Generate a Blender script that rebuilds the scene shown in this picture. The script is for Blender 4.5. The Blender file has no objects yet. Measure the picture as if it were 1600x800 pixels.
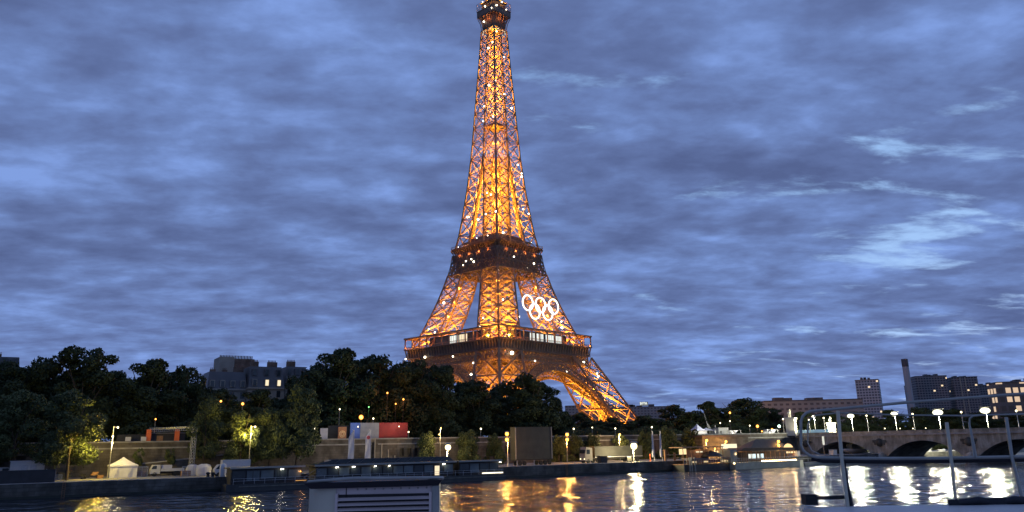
import bpy, math, random
from math import *
from mathutils import Vector, Matrix
random.seed(7)
SC = bpy.context.scene
COL = SC.collection
# ------------------------------------------------------------------ camera
FPX, CXP, CYP, HC = 1237.0, 800.0, 350.0, 7.5
RC = Matrix.Rotation(radians(90 + 15.54), 3, 'X') @ Matrix.Rotation(radians(-1.07), 3, 'Z')
cam_d = bpy.data.cameras.new('camera')
cam = bpy.data.objects.new('camera', cam_d); COL.objects.link(cam); SC.camera = cam
cam.matrix_world = Matrix.Translation((0, 0, HC)) @ RC.to_4x4()
cam_d.sensor_width = 36; cam_d.lens = 36 * FPX / 1600
cam_d.shift_y = -(400 - CYP) / 1600
cam_d.clip_start = 0.1; cam_d.clip_end = 20000
# ------------------------------------------------------------------ world (dusk overcast sky with broken cloud)
W = bpy.data.worlds.new('World'); SC.world = W; W.use_nodes = True
nt = W.node_tree; N = nt.nodes; L = nt.links; N.clear()
def wn(t, **k):
    n = N.new(t)
    for a, b in k.items(): setattr(n, a, b)
    return n
tc = wn('ShaderNodeTexCoord'); sep = wn('ShaderNodeSeparateXYZ'); L.new(tc.outputs['Generated'], sep.inputs[0])
def wm(op, a, b=None, clamp=False):
    n = wn('ShaderNodeMath', operation=op, use_clamp=clamp)
    for i, v in enumerate((a, b)):
        if v is None: continue
        if isinstance(v, (int, float)): n.inputs[i].default_value = v
        else: L.new(v, n.inputs[i])
    return n.outputs[0]
zc = wm('MAXIMUM', sep.outputs[2], 0.0)
den = wm('ADD', zc, 0.15)
px_ = wm('DIVIDE', sep.outputs[0], den); py_ = wm('DIVIDE', sep.outputs[1], den)
cmb = wn('ShaderNodeCombineXYZ'); L.new(px_, cmb.inputs[0]); L.new(py_, cmb.inputs[1])
def wnoise(scale, det, rough, loc, dist=0.0, sc=(1, 1, 1)):
    mp = wn('ShaderNodeMapping'); mp.inputs['Location'].default_value = loc; mp.inputs['Scale'].default_value = sc
    mp.inputs['Rotation'].default_value = (0, 0, radians(-12))
    L.new(cmb.outputs[0], mp.inputs[0])
    n = wn('ShaderNodeTexNoise'); L.new(mp.outputs[0], n.inputs['Vector'])
    n.inputs['Scale'].default_value = scale; n.inputs['Detail'].default_value = det
    n.inputs['Roughness'].default_value = rough; n.inputs['Distortion'].default_value = dist
    return n.outputs['Fac']
def wramp(fac, stops):
    r = wn('ShaderNodeValToRGB'); L.new(fac, r.inputs[0]); e = r.color_ramp.elements
    while len(e) < len(stops): e.new(0.5)
    for i, (p, c) in enumerate(stops): e[i].position = p; e[i].color = (*c, 1)
    return r.outputs[0]
big = wnoise(1.15, 3, 0.5, (3.1, 1.7, 0), 0.3, (0.9, 1.25, 1))
mid = wnoise(4.2, 6, 0.53, (0.4, 5.2, 0), 0.15, (0.85, 1.15, 1))
fine = wnoise(12, 4, 0.55, (1.4, 0.2, 0), 0.1, (0.85, 1.15, 1))
cl = wm('ADD', wm('ADD', wm('MULTIPLY', big, 0.36), wm('MULTIPLY', mid, 0.46)), wm('MULTIPLY', fine, 0.18))
cloud = wramp(cl, [(0.38, (0.090, 0.128, 0.285)), (0.47, (0.122, 0.178, 0.385)), (0.54, (0.155, 0.238, 0.510)), (0.63, (0.220, 0.350, 0.75))])
gapn = wnoise(3.0, 7, 0.60, (7.3, 2.2, 0), 0.2, (0.7, 1.35, 1))
# the gaps open more to the right and lower in the sky
gm = wm('ADD', gapn, wm('MULTIPLY', wm('SUBTRACT', sep.outputs[0], 0.15), 0.14))
def opening(x, y, size, amt):
    d = (RC @ Vector(((x - CXP) / FPX, -(y - CYP) / FPX, -1.0))).normalized()
    dt = wn('ShaderNodeVectorMath', operation='DOT_PRODUCT'); nm = wn('ShaderNodeVectorMath', operation='NORMALIZE'); L.new(tc.outputs['Generated'], nm.inputs[0]); L.new(nm.outputs[0], dt.inputs[0]); dt.inputs[1].default_value = d
    r = wn('ShaderNodeMapRange', interpolation_type='SMOOTHSTEP'); L.new(dt.outputs['Value'], r.inputs[0]); r.inputs[1].default_value = cos(size); r.inputs[2].default_value = 1.0; r.inputs[4].default_value = amt
    return r.outputs[0]
for a_ in ((1600, 368, .12, .06), (1430, 382, .09, .05), (1330, 385, .06, .04), (575, 105, .09, .07), (470, 240, .05, .05), (1230, 320, .05, .05)): gm = wm('ADD', gm, opening(*a_))
gap = wn('ShaderNodeMapRange'); L.new(gm, gap.inputs[0]); gap.inputs[1].default_value = 0.605; gap.inputs[2].default_value = 0.77; gap.interpolation_type = 'SMOOTHSTEP'
sky = wn('ShaderNodeTexSky'); sky.sky_type = 'NISHITA'; sky.sun_disc = False
sky.sun_elevation = radians(1.0); sky.sun_rotation = radians(60); sky.altitude = 50
skm = wn('ShaderNodeMixRGB', blend_type='MIX'); skm.inputs[0].default_value = 0.96
L.new(sky.outputs[0], skm.inputs[1]); skm.inputs[2].default_value = (0.31, 0.53, 0.93, 1)
mx = wn('ShaderNodeMixRGB'); L.new(gap.outputs[0], mx.inputs[0]); L.new(cloud, mx.inputs[1]); L.new(skm.outputs[0], mx.inputs[2])
# lift of light toward the horizon
hz = wn('ShaderNodeMapRange'); L.new(zc, hz.inputs[0]); hz.inputs[1].default_value = 0.0; hz.inputs[2].default_value = 0.22
hz.inputs[3].default_value = 1.18; hz.inputs[4].default_value = 1.0
bg = wn('ShaderNodeBackground'); L.new(mx.outputs[0], bg.inputs[0]); L.new(hz.outputs[0], bg.inputs[1])
wo = wn('ShaderNodeOutputWorld'); L.new(bg.outputs[0], wo.inputs[0])
# ------------------------------------------------------------------ sun: already below the clouds, only a trace of it is left
sd = bpy.data.lights.new('sun', 'SUN'); sd.energy = 0.03; sd.angle = radians(20); sd.color = (1, 0.85, 0.75)
so = bpy.data.objects.new('sun', sd); COL.objects.link(so); so.rotation_euler = (radians(75), 0, radians(110))
# ------------------------------------------------------------------ render / exposure
SC.view_settings.view_transform = 'Standard'; SC.view_settings.look = 'None'
SC.view_settings.exposure = 0.0; SC.view_settings.gamma = 1.0
SC.render.engine = 'CYCLES'
SC.cycles.use_denoising = True
SC.cycles.max_bounces = 4; SC.cycles.diffuse_bounces = 2; SC.cycles.glossy_bounces = 3; SC.cycles.transmission_bounces = 3
SC.cycles.transparent_max_bounces = 6; SC.cycles.caustics_reflective = False; SC.cycles.caustics_refractive = False
SC.cycles.use_light_tree = True; SC.cycles.sample_clamp_indirect = 6

# ================================================================== helpers
def ray(x, y): return RC @ Vector(((x - CXP) / FPX, -(y - CYP) / FPX, -1.0))
def atY(x, y, Y):
    d = ray(x, y); return d * (Y / d.y) + Vector((0, 0, HC))
def atz(x, y, z):
    d = ray(x, y); return d * ((z - HC) / d.z) + Vector((0, 0, HC))
TH = atan(0.6062277); UX = Vector((cos(TH), sin(TH), 0)); VX = Vector((-sin(TH), cos(TH), 0)); O = Vector((0, 192.0, 0))
def Q(u, v, z=0.0): return O + UX * u + VX * v + Vector((0, 0, z))
def QI(p): d = Vector((p.x, p.y, 0)) - O; return d.dot(UX), d.dot(VX)
def pix(x, y, v):           # where the line of sight through a point of the photo meets the vertical plane v
    d = ray(x, y); t = (O.dot(VX) + v) / d.dot(VX); p = d * t + Vector((0, 0, HC)); return QI(p)[0], p.z
def G(x, y, z=2.4):         # ground point as (u, v)
    return QI(atz(x, y, z))
LQ, UP, UB = 2.4, 8.6, 135.5

def tag(o, label=None, cat=None, group=None, kind=None):
    if label: o['label'] = label
    if cat: o['category'] = cat
    if group: o['group'] = group
    if kind: o['kind'] = kind
    return o
def thing(name, label, cat, loc, rz=0.0, group=None):
    o = bpy.data.objects.new(name, None); COL.objects.link(o); o.empty_display_size = 0.5
    o.location = loc; o.rotation_euler = (0, 0, rz); return tag(o, label, cat, group)
class MB:
    def __init__(s): s.v = []; s.f = []; s.sm = []
    def add(s, vs, fs, smooth=False):
        n = len(s.v); s.v += [tuple(p) for p in vs]; s.f += [tuple(i + n for i in f) for f in fs]; s.sm += [smooth] * len(fs); return s
    def box(s, x0, x1, y0, y1, z0, z1):
        vs = [(x, y, z) for z in (z0, z1) for y in (y0, y1) for x in (x0, x1)]
        return s.add(vs, [(0, 2, 3, 1), (4, 5, 7, 6), (0, 1, 5, 4), (2, 6, 7, 3), (0, 4, 6, 2), (1, 3, 7, 5)])
    def bar(s, a, b, t, t2=None):
        a = Vector(a); b = Vector(b); d = b - a
        if d.length < 1e-6: return s
        d.normalize(); up = Vector((0, 0, 1)) if abs(d.z) < 0.95 else Vector((1, 0, 0))
        e = d.cross(up).normalized(); g = e.cross(d); t2 = t2 or t; e = e * t / 2; g = g * t2 / 2
        vs = [p + i * e + j * g for p in (a, b) for i, j in ((-1, -1), (1, -1), (1, 1), (-1, 1))]
        return s.add(vs, [(0, 1, 2, 3), (7, 6, 5, 4), (0, 4, 5, 1), (1, 5, 6, 2), (2, 6, 7, 3), (3, 7, 4, 0)])
    def tube(s, pts, r, n=8, r1=None, caps=True):
        pts = [Vector(p) for p in pts]; m = len(pts); vs = []; prev = None
        for i, p in enumerate(pts):
            d = (pts[min(i + 1, m - 1)] - pts[max(i - 1, 0)]).normalized()
            if prev is None: e = d.cross(Vector((0, 0, 1)) if abs(d.z) < 0.9 else Vector((1, 0, 0))).normalized()
            else: e = (prev - d * prev.dot(d)).normalized()
            prev = e; g = d.cross(e); rr = r if r1 is None else r + (r1 - r) * i / (m - 1)
            vs += [p + (e * cos(2 * pi * k / n) + g * sin(2 * pi * k / n)) * rr for k in range(n)]
        fs = [(i * n + k, i * n + (k + 1) % n, (i + 1) * n + (k + 1) % n, (i + 1) * n + k) for i in range(m - 1) for k in range(n)]
        s.add(vs, fs, True)
        if caps: s.add([vs[k] for k in range(n)], [tuple(range(n))[::-1]]); s.add(vs[-n:], [tuple(range(n))])
        return s
    def lathe(s, c, prof, n=16):      # prof: (r, z)
        c = Vector(c); vs = []
        for r, z in prof: vs += [c + Vector((r * cos(2 * pi * k / n), r * sin(2 * pi * k / n), z)) for k in range(n)]
        fs = [(i * n + k, i * n + (k + 1) % n, (i + 1) * n + (k + 1) % n, (i + 1) * n + k) for i in range(len(prof) - 1) for k in range(n)]
        return s.add(vs, fs, True)
    def ball(s, c, r, sz=1.0, n=10):
        m = 6; return s.lathe(c, [(max(r * sin(pi * i / m), 0.001), -r * sz * cos(pi * i / m)) for i in range(m + 1)], n)
    def prism(s, poly, y0, y1):       # polygon in x,z extruded along y
        n = len(poly); vs = [(x, y0, z) for x, z in poly] + [(x, y1, z) for x, z in poly]
        return s.add(vs, [tuple(range(n)), tuple(range(2 * n - 1, n - 1, -1))] + [(i, i + n, (i + 1) % n + n, (i + 1) % n) for i in range(n)])
    def build(s, name, mat, parent=None):
        me = bpy.data.meshes.new(name); me.from_pydata([tuple(v) for v in s.v], [], s.f)
        me.polygons.foreach_set('use_smooth', s.sm); me.materials.append(mat); me.update()
        o = bpy.data.objects.new(name, me); COL.objects.link(o)
        if parent is not None: o.parent = parent
        return o

def mat(name, col, rough=0.7, var=0.15, scale=1.0, metal=0.0, bump=0.0, emis=None, es=0.0, col2=None, trans=0.0, spec=None, stretch=(1, 1, 1)):
    m = bpy.data.materials.new(name); m.use_nodes = True; t = m.node_tree; b = t.nodes['Principled BSDF']
    b.inputs['Roughness'].default_value = rough; b.inputs['Metallic'].default_value = metal
    if spec is not None: b.inputs['Specular IOR Level'].default_value = spec
    tcn = t.nodes.new('ShaderNodeTexCoord'); mp = t.nodes.new('ShaderNodeMapping'); mp.inputs['Scale'].default_value = stretch
    t.links.new(tcn.outputs['Object'], mp.inputs[0])
    no = t.nodes.new('ShaderNodeTexNoise'); no.inputs['Scale'].default_value = scale; no.inputs['Detail'].default_value = 6
    t.links.new(mp.outputs[0], no.inputs['Vector'])
    rp = t.nodes.new('ShaderNodeValToRGB'); e = rp.color_ramp.elements; e[0].position = 0.3; e[1].position = 0.7
    c2 = col2 or tuple(min(1, c * (1 + var)) for c in col); c1 = tuple(c * (1 - var) for c in col) if col2 is None else col
    e[0].color = (*c1, 1); e[1].color = (*c2, 1)
    t.links.new(no.outputs['Fac'], rp.inputs[0]); t.links.new(rp.outputs[0], b.inputs['Base Color'])
    if bump:
        bp = t.nodes.new('ShaderNodeBump'); bp.inputs['Strength'].default_value = 0.6; bp.inputs['Distance'].default_value = bump
        t.links.new(no.outputs['Fac'], bp.inputs['Height']); t.links.new(bp.outputs[0], b.inputs['Normal'])
    if emis: b.inputs['Emission Color'].default_value = (*emis, 1); b.inputs['Emission Strength'].default_value = es
    m['_'] = 0
    return m
def emit(name, col, s):
    m = bpy.data.materials.new(name); m.use_nodes = True; t = m.node_tree; t.nodes.clear()
    e = t.nodes.new('ShaderNodeEmission'); e.inputs[0].default_value = (*col, 1); e.inputs[1].default_value = s
    o = t.nodes.new('ShaderNodeOutputMaterial'); t.links.new(e.outputs[0], o.inputs[0]); return m
def globe(name, col, s, rim=0.5):
    # bulb halo painted into the emission: hottest at its middle, softer toward the rim
    m = emit(name, col, s); t = m.node_tree; e = [n for n in t.nodes if n.type == 'EMISSION'][0]
    lw = t.nodes.new('ShaderNodeLayerWeight'); lw.inputs[0].default_value = .5; prev = None
    for op, a in (('SUBTRACT', None), ('POWER', 3.0), ('MULTIPLY', s), ('ADD', rim)):
        n = t.nodes.new('ShaderNodeMath'); n.operation = op
        if op == 'SUBTRACT': n.inputs[0].default_value = 1.0; t.links.new(lw.outputs['Facing'], n.inputs[1])
        else: t.links.new(prev, n.inputs[0]); n.inputs[1].default_value = a
        prev = n.outputs[0]
    t.links.new(prev, e.inputs[1]); m.cycles.emission_sampling = 'NONE'; return m
def stone(name, c1, c2, mortar, bw, bh, rough=0.85, off=(0, 0, 0), rot=(radians(90), 0, 0), bump=0.02):
    m = mat(name, c1, rough, col2=c2, scale=0.35); t = m.node_tree; b = t.nodes['Principled BSDF']
    rp = [n for n in t.nodes if n.type == 'VALTORGB'][0]; tcn = [n for n in t.nodes if n.type == 'TEX_COORD'][0]
    mp = t.nodes.new('ShaderNodeMapping'); mp.inputs['Rotation'].default_value = rot; t.links.new(tcn.outputs['Object'], mp.inputs[0])
    br = t.nodes.new('ShaderNodeTexBrick'); br.inputs['Scale'].default_value = 1.0
    br.inputs['Brick Width'].default_value = bw; br.inputs['Row Height'].default_value = bh; br.inputs['Mortar Size'].default_value = 0.02
    br.inputs['Color1'].default_value = (1, 1, 1, 1); br.inputs['Color2'].default_value = (0.72, 0.7, 0.68, 1); br.inputs['Mortar'].default_value = (mortar, mortar, mortar, 1)
    t.links.new(mp.outputs[0], br.inputs['Vector'])
    mxx = t.nodes.new('ShaderNodeMixRGB'); mxx.blend_type = 'MULTIPLY'; mxx.inputs[0].default_value = 1
    t.links.new(rp.outputs[0], mxx.inputs[1]); t.links.new(br.outputs['Color'], mxx.inputs[2]); t.links.new(mxx.outputs[0], b.inputs['Base Color'])
    n2 = t.nodes.new('ShaderNodeTexNoise'); n2.inputs['Scale'].default_value = 1.0; n2.inputs['Detail'].default_value = 5; m2_ = t.nodes.new('ShaderNodeMapping'); m2_.inputs['Scale'].default_value = (.5, .5, .28)
    t.links.new(tcn.outputs['Object'], m2_.inputs[0]); t.links.new(m2_.outputs[0], n2.inputs['Vector'])
    r2 = t.nodes.new('ShaderNodeValToRGB'); r2.color_ramp.elements[0].position = .38; r2.color_ramp.elements[0].color = (.66, .64, .6, 1); r2.color_ramp.elements[1].position = .6; r2.color_ramp.elements[1].color = (1.1, 1.1, 1.1, 1); t.links.new(n2.outputs['Fac'], r2.inputs[0])
    mx2 = t.nodes.new('ShaderNodeMixRGB'); mx2.blend_type = 'MULTIPLY'; mx2.inputs[0].default_value = 1; t.links.new(mxx.outputs[0], mx2.inputs[1]); t.links.new(r2.outputs[0], mx2.inputs[2]); t.links.new(mx2.outputs[0], b.inputs['Base Color'])
    bp = t.nodes.new('ShaderNodeBump'); bp.inputs['Distance'].default_value = bump
    t.links.new(br.outputs['Color'], bp.inputs['Height']); t.links.new(bp.outputs[0], b.inputs['Normal'])
    return m
def facade(name, wall, glass, fw, fh, lit=0.02, litcol=(1, .75, .45), ls=1.2, mort=0.28):
    # window grid of a far tower block: wall strips between dark panes, a few of them lit
    m = mat(name, wall, 0.7, 0.15, 0.05); t = m.node_tree; b = t.nodes['Principled BSDF']
    tcn = [n for n in t.nodes if n.type == 'TEX_COORD'][0]; rp = [n for n in t.nodes if n.type == 'VALTORGB'][0]
    sp = t.nodes.new('ShaderNodeSeparateXYZ'); t.links.new(tcn.outputs['Object'], sp.inputs[0])
    def mt(op, a, bb=None):
        n = t.nodes.new('ShaderNodeMath'); n.operation = op
        for i, v in enumerate((a, bb)):
            if v is None: continue
            if isinstance(v, (int, float)): n.inputs[i].default_value = v
            else: t.links.new(v, n.inputs[i])
        return n.outputs[0]
    h = mt('ADD', sp.outputs[0], mt('MULTIPLY', sp.outputs[1], 1.0))
    a = mt('DIVIDE', h, fw); c = mt('DIVIDE', sp.outputs[2], fh)
    fa = mt('FRACT', a); fc = mt('FRACT', c)
    win = mt('MULTIPLY', mt('GREATER_THAN', fa, mort), mt('GREATER_THAN', fc, mort + 0.12))
    cb = t.nodes.new('ShaderNodeCombineXYZ'); t.links.new(mt('FLOOR', a), cb.inputs[0]); t.links.new(mt('FLOOR', c), cb.inputs[1])
    wh = t.nodes.new('ShaderNodeTexWhiteNoise'); wh.noise_dimensions = '2D'; t.links.new(cb.outputs[0], wh.inputs[0])
    on = mt('LESS_THAN', wh.outputs['Value'], lit)
    mxx = t.nodes.new('ShaderNodeMixRGB'); t.links.new(win, mxx.inputs[0]); t.links.new(rp.outputs[0], mxx.inputs[1]); mxx.inputs[2].default_value = (*glass, 1)
    t.links.new(mxx.outputs[0], b.inputs['Base Color'])
    b.inputs['Emission Color'].default_value = (*litcol, 1)
    t.links.new(mt('MULTIPLY', mt('MULTIPLY', win, on), ls), b.inputs['Emission Strength'])
    return m

# ------------------------------------------------------------------ materials
M = {}
M['iron'] = mat('iron_paint', (0.215, 0.13, 0.078), 0.6, 0.2, 0.3)
M['iron_dark'] = mat('iron_frieze', (0.13, 0.085, 0.06), 0.6, 0.25, 0.5)
M['spark'] = emit('spotlight_glass', (1.0, 0.88, 0.66), 9); M['spark'].cycles.emission_sampling = 'NONE'
M['ring'] = emit('ring_lamps', (1.0, 0.97, 0.92), 2.2)
M['warmwin'] = emit('warm_window', (1.0, 0.82, 0.55), 1.1)
M['whitewin'] = emit('white_window', (0.95, 1.0, 0.92), 1.0)
M['sodium'] = globe('sodium_bulb', (1.0, 0.43, 0.05), 12)
M['warmlamp'] = globe('warm_bulb', (1.0, 0.60, 0.14), 12)
M['flood'] = globe('floodlight_glass', (1.0, 0.97, 0.68), 14, .9)
M['floodmid'] = globe('small_flood_glass', (1.0, 0.80, 0.38), 14, .8)
M['dimlamp'] = globe('dim_bulb', (1.0, 0.85, 0.5), 12, .3)
M['orangelamp'] = globe('orange_bulb', (1.0, 0.36, 0.06), 9, .4)
M['bluelamp'] = emit('blue_bulb', (0.3, 0.55, 1.0), 5)
M['greenlamp'] = emit('green_white_bulb', (0.7, 1.0, 0.85), 4)
M['stone'] = stone('quay_stone', (0.09, 0.08, 0.068), (0.18, 0.16, 0.135), 0.45, 1.5, 0.55)
M['stone_dark'] = stone('quay_face_stone', (0.07, 0.07, 0.06), (0.15, 0.145, 0.125), 0.4, 1.8, 0.6, bump=0.05)
M['bridge'] = stone('bridge_stone', (0.33, 0.31, 0.26), (0.44, 0.41, 0.34), 0.6, 1.6, 0.6, rot=(radians(90), 0, radians(90)))
M['paving'] = mat('quay_paving', (0.10, 0.10, 0.10), 0.8, 0, 0.25, col2=(0.22, 0.21, 0.20), bump=0.01)
M['kerb'] = mat('kerb_stone', (0.30, 0.29, 0.27), 0.8, 0.25, 0.7)
M['ground'] = mat('upper_ground', (0.07, 0.07, 0.06), 0.9, 0.3, 0.05)
M['bark'] = mat('bark', (0.07, 0.055, 0.04), 0.95, 0.3, 3)
M['white'] = mat('white_cloth', (0.50, 0.50, 0.54), 0.7, 0.08, 1.2)
M['whitepaint'] = mat('white_paint', (0.50, 0.50, 0.49), 0.45, 0.1, 1.0)
M['dark'] = mat('dark_panel', (0.022, 0.023, 0.026), 0.6, 0.3, 0.8)
M['darkgreen'] = mat('dark_green_tarpaulin', (0.030, 0.031, 0.024), 0.55, 0.3, 0.5, bump=0.05)
M['black'] = mat('black_rubber', (0.012, 0.012, 0.012), 0.7, 0.2, 2)
M['metal'] = mat('galvanised_metal', (0.42, 0.43, 0.45), 0.4, 0.15, 3, metal=0.6)
M['pole'] = mat('grey_pole_paint', (0.22, 0.22, 0.21), 0.5, 0.15, 1)
M['orange'] = mat('orange_wrap', (0.55, 0.11, 0.03), 0.6, 0.1, 1, emis=(1, .2, .04), es=0.06)  # slight emission put into the wrap colour to brighten it, no lamp inside
M['glass'] = mat('dark_glass', (0.03, 0.04, 0.045), 0.12, 0.3, 0.4)
M['glassgrey'] = mat('curtained_glass', (0.10, 0.13, 0.14), 0.2, 0.3, 0.5)
M['zinc'] = mat('zinc_roof', (0.088, 0.088, 0.092), 0.5, 0.2, 0.3)
M['cream'] = mat('pale_limestone', (0.30, 0.27, 0.22), 0.85, 0.15, 0.3)
M['brick'] = stone('chimney_brick', (0.17, 0.11, 0.08), (0.26, 0.18, 0.13), 0.6, 0.5, 0.2)
M['greycloth'] = mat('greyish_cloth', (0.27, 0.28, 0.31), 0.7, 0.2, 0.6)
M['red'] = mat('red_banner', (0.24, 0.006, 0.010), 0.6, 0.25, 0.4)
M['blue'] = mat('blue_banner', (0.07, 0.14, 0.45), 0.6, 0.2, 0.4)
M['wood'] = mat('warm_timber', (0.26, 0.14, 0.07), 0.7, 0.3, 2)
M['hullgreen'] = mat('pale_hull_paint', (0.30, 0.32, 0.26), 0.5, 0.2, 0.5)
M['hulldark'] = mat('dark_hull_paint', (0.035, 0.04, 0.04), 0.45, 0.3, 0.5)
M['steel'] = mat('brushed_steel', (0.30, 0.30, 0.27), 0.38, 0.15, 6, metal=0.45)
M['housing'] = mat('grey_boat_paint', (0.56, 0.47, 0.44), 0.45, 0.08, 2.5)
M['housingedge'] = mat('pale_and_lit_boat_paint', (0.50, 0.47, 0.36), 0.32, 0.1, 3)  # warm light on the rounded corner put into the colour; plain on stanchions
M['navy'] = mat('dark_blue_trim', (0.018, 0.019, 0.026), 0.5, 0.2, 2, spec=.3)
def leafmat(name, c1, c2):
    m = mat(name, c1, 0.75, scale=0.5, col2=c2, spec=0.25); b = m.node_tree.nodes['Principled BSDF']
    b.inputs['Transmission Weight'].default_value = 0.0
    return m
M['leafdark'] = leafmat('dark_leaves', (0.020, 0.031, 0.014), (0.046, 0.064, 0.025))
M['leafmid'] = leafmat('willow_leaves', (0.045, 0.060, 0.026), (0.095, 0.12, 0.048))
M['leafolive'] = leafmat('olive_leaves', (0.04, 0.055, 0.022), (0.09, 0.11, 0.04))

# water: dark, wind-rippled
def water_mat():
    m = bpy.data.materials.new('river_water'); m.use_nodes = True; t = m.node_tree; b = t.nodes['Principled BSDF']
    b.inputs['Base Color'].default_value = (0.006, 0.012, 0.022, 1); b.inputs['Roughness'].default_value = 0.12; b.inputs['IOR'].default_value = 1.33
    tcn = t.nodes.new('ShaderNodeTexCoord'); h = None
    for sc, wgt, st, det in ((0.16, 1.4, (0.6, 1.0, 1), 1), (0.40, 0.66, (0.65, 1.0, 1), 1), (0.95, 0.20, (0.75, 1.1, 1), 0)):
        mp = t.nodes.new('ShaderNodeMapping'); mp.inputs['Scale'].default_value = st; t.links.new(tcn.outputs['Object'], mp.inputs[0])
        n = t.nodes.new('ShaderNodeTexNoise'); n.inputs['Scale'].default_value = sc; n.inputs['Detail'].default_value = det; n.inputs['Distortion'].default_value = 0.4
        t.links.new(mp.outputs[0], n.inputs['Vector'])
        k = t.nodes.new('ShaderNodeMath'); k.operation = 'MULTIPLY'; k.inputs[1].default_value = wgt; t.links.new(n.outputs['Fac'], k.inputs[0])
        if h is None: h = k.outputs[0]
        else:
            a = t.nodes.new('ShaderNodeMath'); a.operation = 'ADD'; t.links.new(h, a.inputs[0]); t.links.new(k.outputs[0], a.inputs[1]); h = a.outputs[0]
    bp = t.nodes.new('ShaderNodeBump'); bp.inputs['Strength'].default_value = 1.0; bp.inputs['Distance'].default_value = 1.0
    t.links.new(h, bp.inputs['Height']); t.links.new(bp.outputs[0], b.inputs['Normal'])
    return m
M['water'] = water_mat()

def lamp_light(loc, power, col, parent=None, radius=0.3):
    d = bpy.data.lights.new('lamp_light', 'POINT'); d.energy = power; d.color = col; d.shadow_soft_size = radius
    o = bpy.data.objects.new('lamp_light', d); COL.objects.link(o); o.location = loc
    if parent is not None: o.parent = parent
    return o

# ================================================================== setting
def sheet(name, pts, z, m):
    mb = MB(); mb.add([(p.x, p.y, z) for p in pts], [tuple(range(len(pts)))]); o = mb.build(name, m); return tag(o, kind='structure')
sheet('water', [Vector((-1500, -400, 0)), Vector((3000, -400, 0)), Vector((3000, 3500, 0)), Vector((-1500, 3500, 0))], 0.0, M['water'])
def qroot_box(name, u0, u1, v0, v1, z0, z1, m, kind='structure'):
    mb = MB().box(u0, u1, v0, v1, z0, z1); o = mb.build(name, m); o.location = O; o.rotation_euler = (0, 0, TH); return tag(o, kind=kind) if kind else o
qroot_box('quay_paving', -320, UB + 420, 1.2, 32, -2, LQ, M['paving'])
qroot_box('quay_edge', -320, UB + 420, 0, 1.2, -2, LQ + 0.06, M['stone_dark'])
qroot_box('quay_waterline', -320, UB + 420, -.014, -.001, -2, .42, mat('wet_algae_stone', (.018, .024, .016), .5, .4, .8))
for u_ in (-92, -61, -28, 14, 52, 88):
    t = thing('quay_ladder', {-92: 'rusty quay ladder near the left edge, below the dark hoarding', -61: 'rusty quay ladder below the white tent', -28: 'rusty quay ladder hidden beside the barge hull', 14: 'rusty quay ladder below the screen trailer', 52: 'rusty quay ladder just right of the floodlight reflection', 88: 'rusty quay ladder behind the floating cafe'}[u_], 'ladder', Q(u_, -.1, 0), TH, 'rusty ladders on the quay face')
    mb = MB()
    for a_ in (-.22, .22): mb.bar((a_, -.06, -.4), (a_, -.06, 2.9), .06)
    for k_ in range(9): mb.bar((-.22, -.06, k_ * .3), (.22, -.06, k_ * .3), .04)
    mb.build('rails_and_rungs', M['wood'], t)
qroot_box('quay_kerb', -320, UB + 420, 0.06, 1.1, LQ + 0.065, LQ + 0.16, M['kerb'])
# far ground inland, as one sheet to the horizon
o = MB().box(-1500, 5000, 33.2, 6000, 6, UP).build('ground', M['ground']); o.location = O; o.rotation_euler = (0, 0, TH); tag(o, kind='structure')
o = MB().box(-320, UB + 420, 40, 54, UP + 0.004, UP + 0.01).build('road', mat('asphalt', (0.05, 0.05, 0.05), 0.85, 0.2, 0.4)); o.location = O; o.rotation_euler = (0, 0, TH); tag(o, kind='structure')

def qthing(name, label, cat, u, v, z, group=None, turn=0.0): return thing(name, label, cat, Q(u, v, z), TH + turn, group)
# ---- retaining wall of the upper street
def wall(u0, u1, label, openings=(), zt=UP + 1.0):
    t = qthing('retaining_wall', label, 'wall', u0, 32, 0)
    Ln = u1 - u0; mb = MB(); x = 0
    for a, b in openings:
        a -= u0; b -= u0
        mb.box(x, a, 0, 1.2, LQ - .5, zt - 0.3); mb.box(a, b, 0, 1.2, LQ - .5, 5.0); mb.box(a, b, 0, 1.2, 7.0, zt - 0.3)
        mb.box(a, b, 1.0, 1.19, 5.0, 7.0); x = b
    mb.box(x, Ln, 0, 1.2, LQ - .5, zt - 0.3); mb.build('masonry', M['stone'], t)
    MB().box(-.1, Ln + .1, -0.18, 1.3, zt - 0.297, zt).build('coping', M['kerb'], t)
    MB().box(0, Ln, -0.1, -0.003, UP - 0.6, UP - 0.3).build('string_course', M['kerb'], t)
    return t
uw0 = pix(128, 700, 32)[0]; uw1 = pix(616, 700, 32)[0]; uw2 = pix(805, 700, 32)[0]
def opens(x0, x1, n):
    a = pix(x0, 700, 32)[0]; b = pix(x1, 700, 32)[0]; w = (b - a) / n; return [(a + w * i + 0.2 * w, a + w * (i + 1) - 0.2 * w) for i in range(n)]
wall(-320, uw0, 'stone quay wall with dark openings behind the white cabin and hoarding', opens(-60, 124, 7))
wall(uw0, uw1, 'long lamp-lit pale stone quay wall behind the dark barge and white tent')
wall(uw1, uw2, 'stone quay wall with small square openings below the red banner', opens(622, 668, 4) + opens(756, 800, 3))
wall(uw2, UB - 1, 'dim stone quay wall behind the lorries and the floating cafe')
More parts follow.
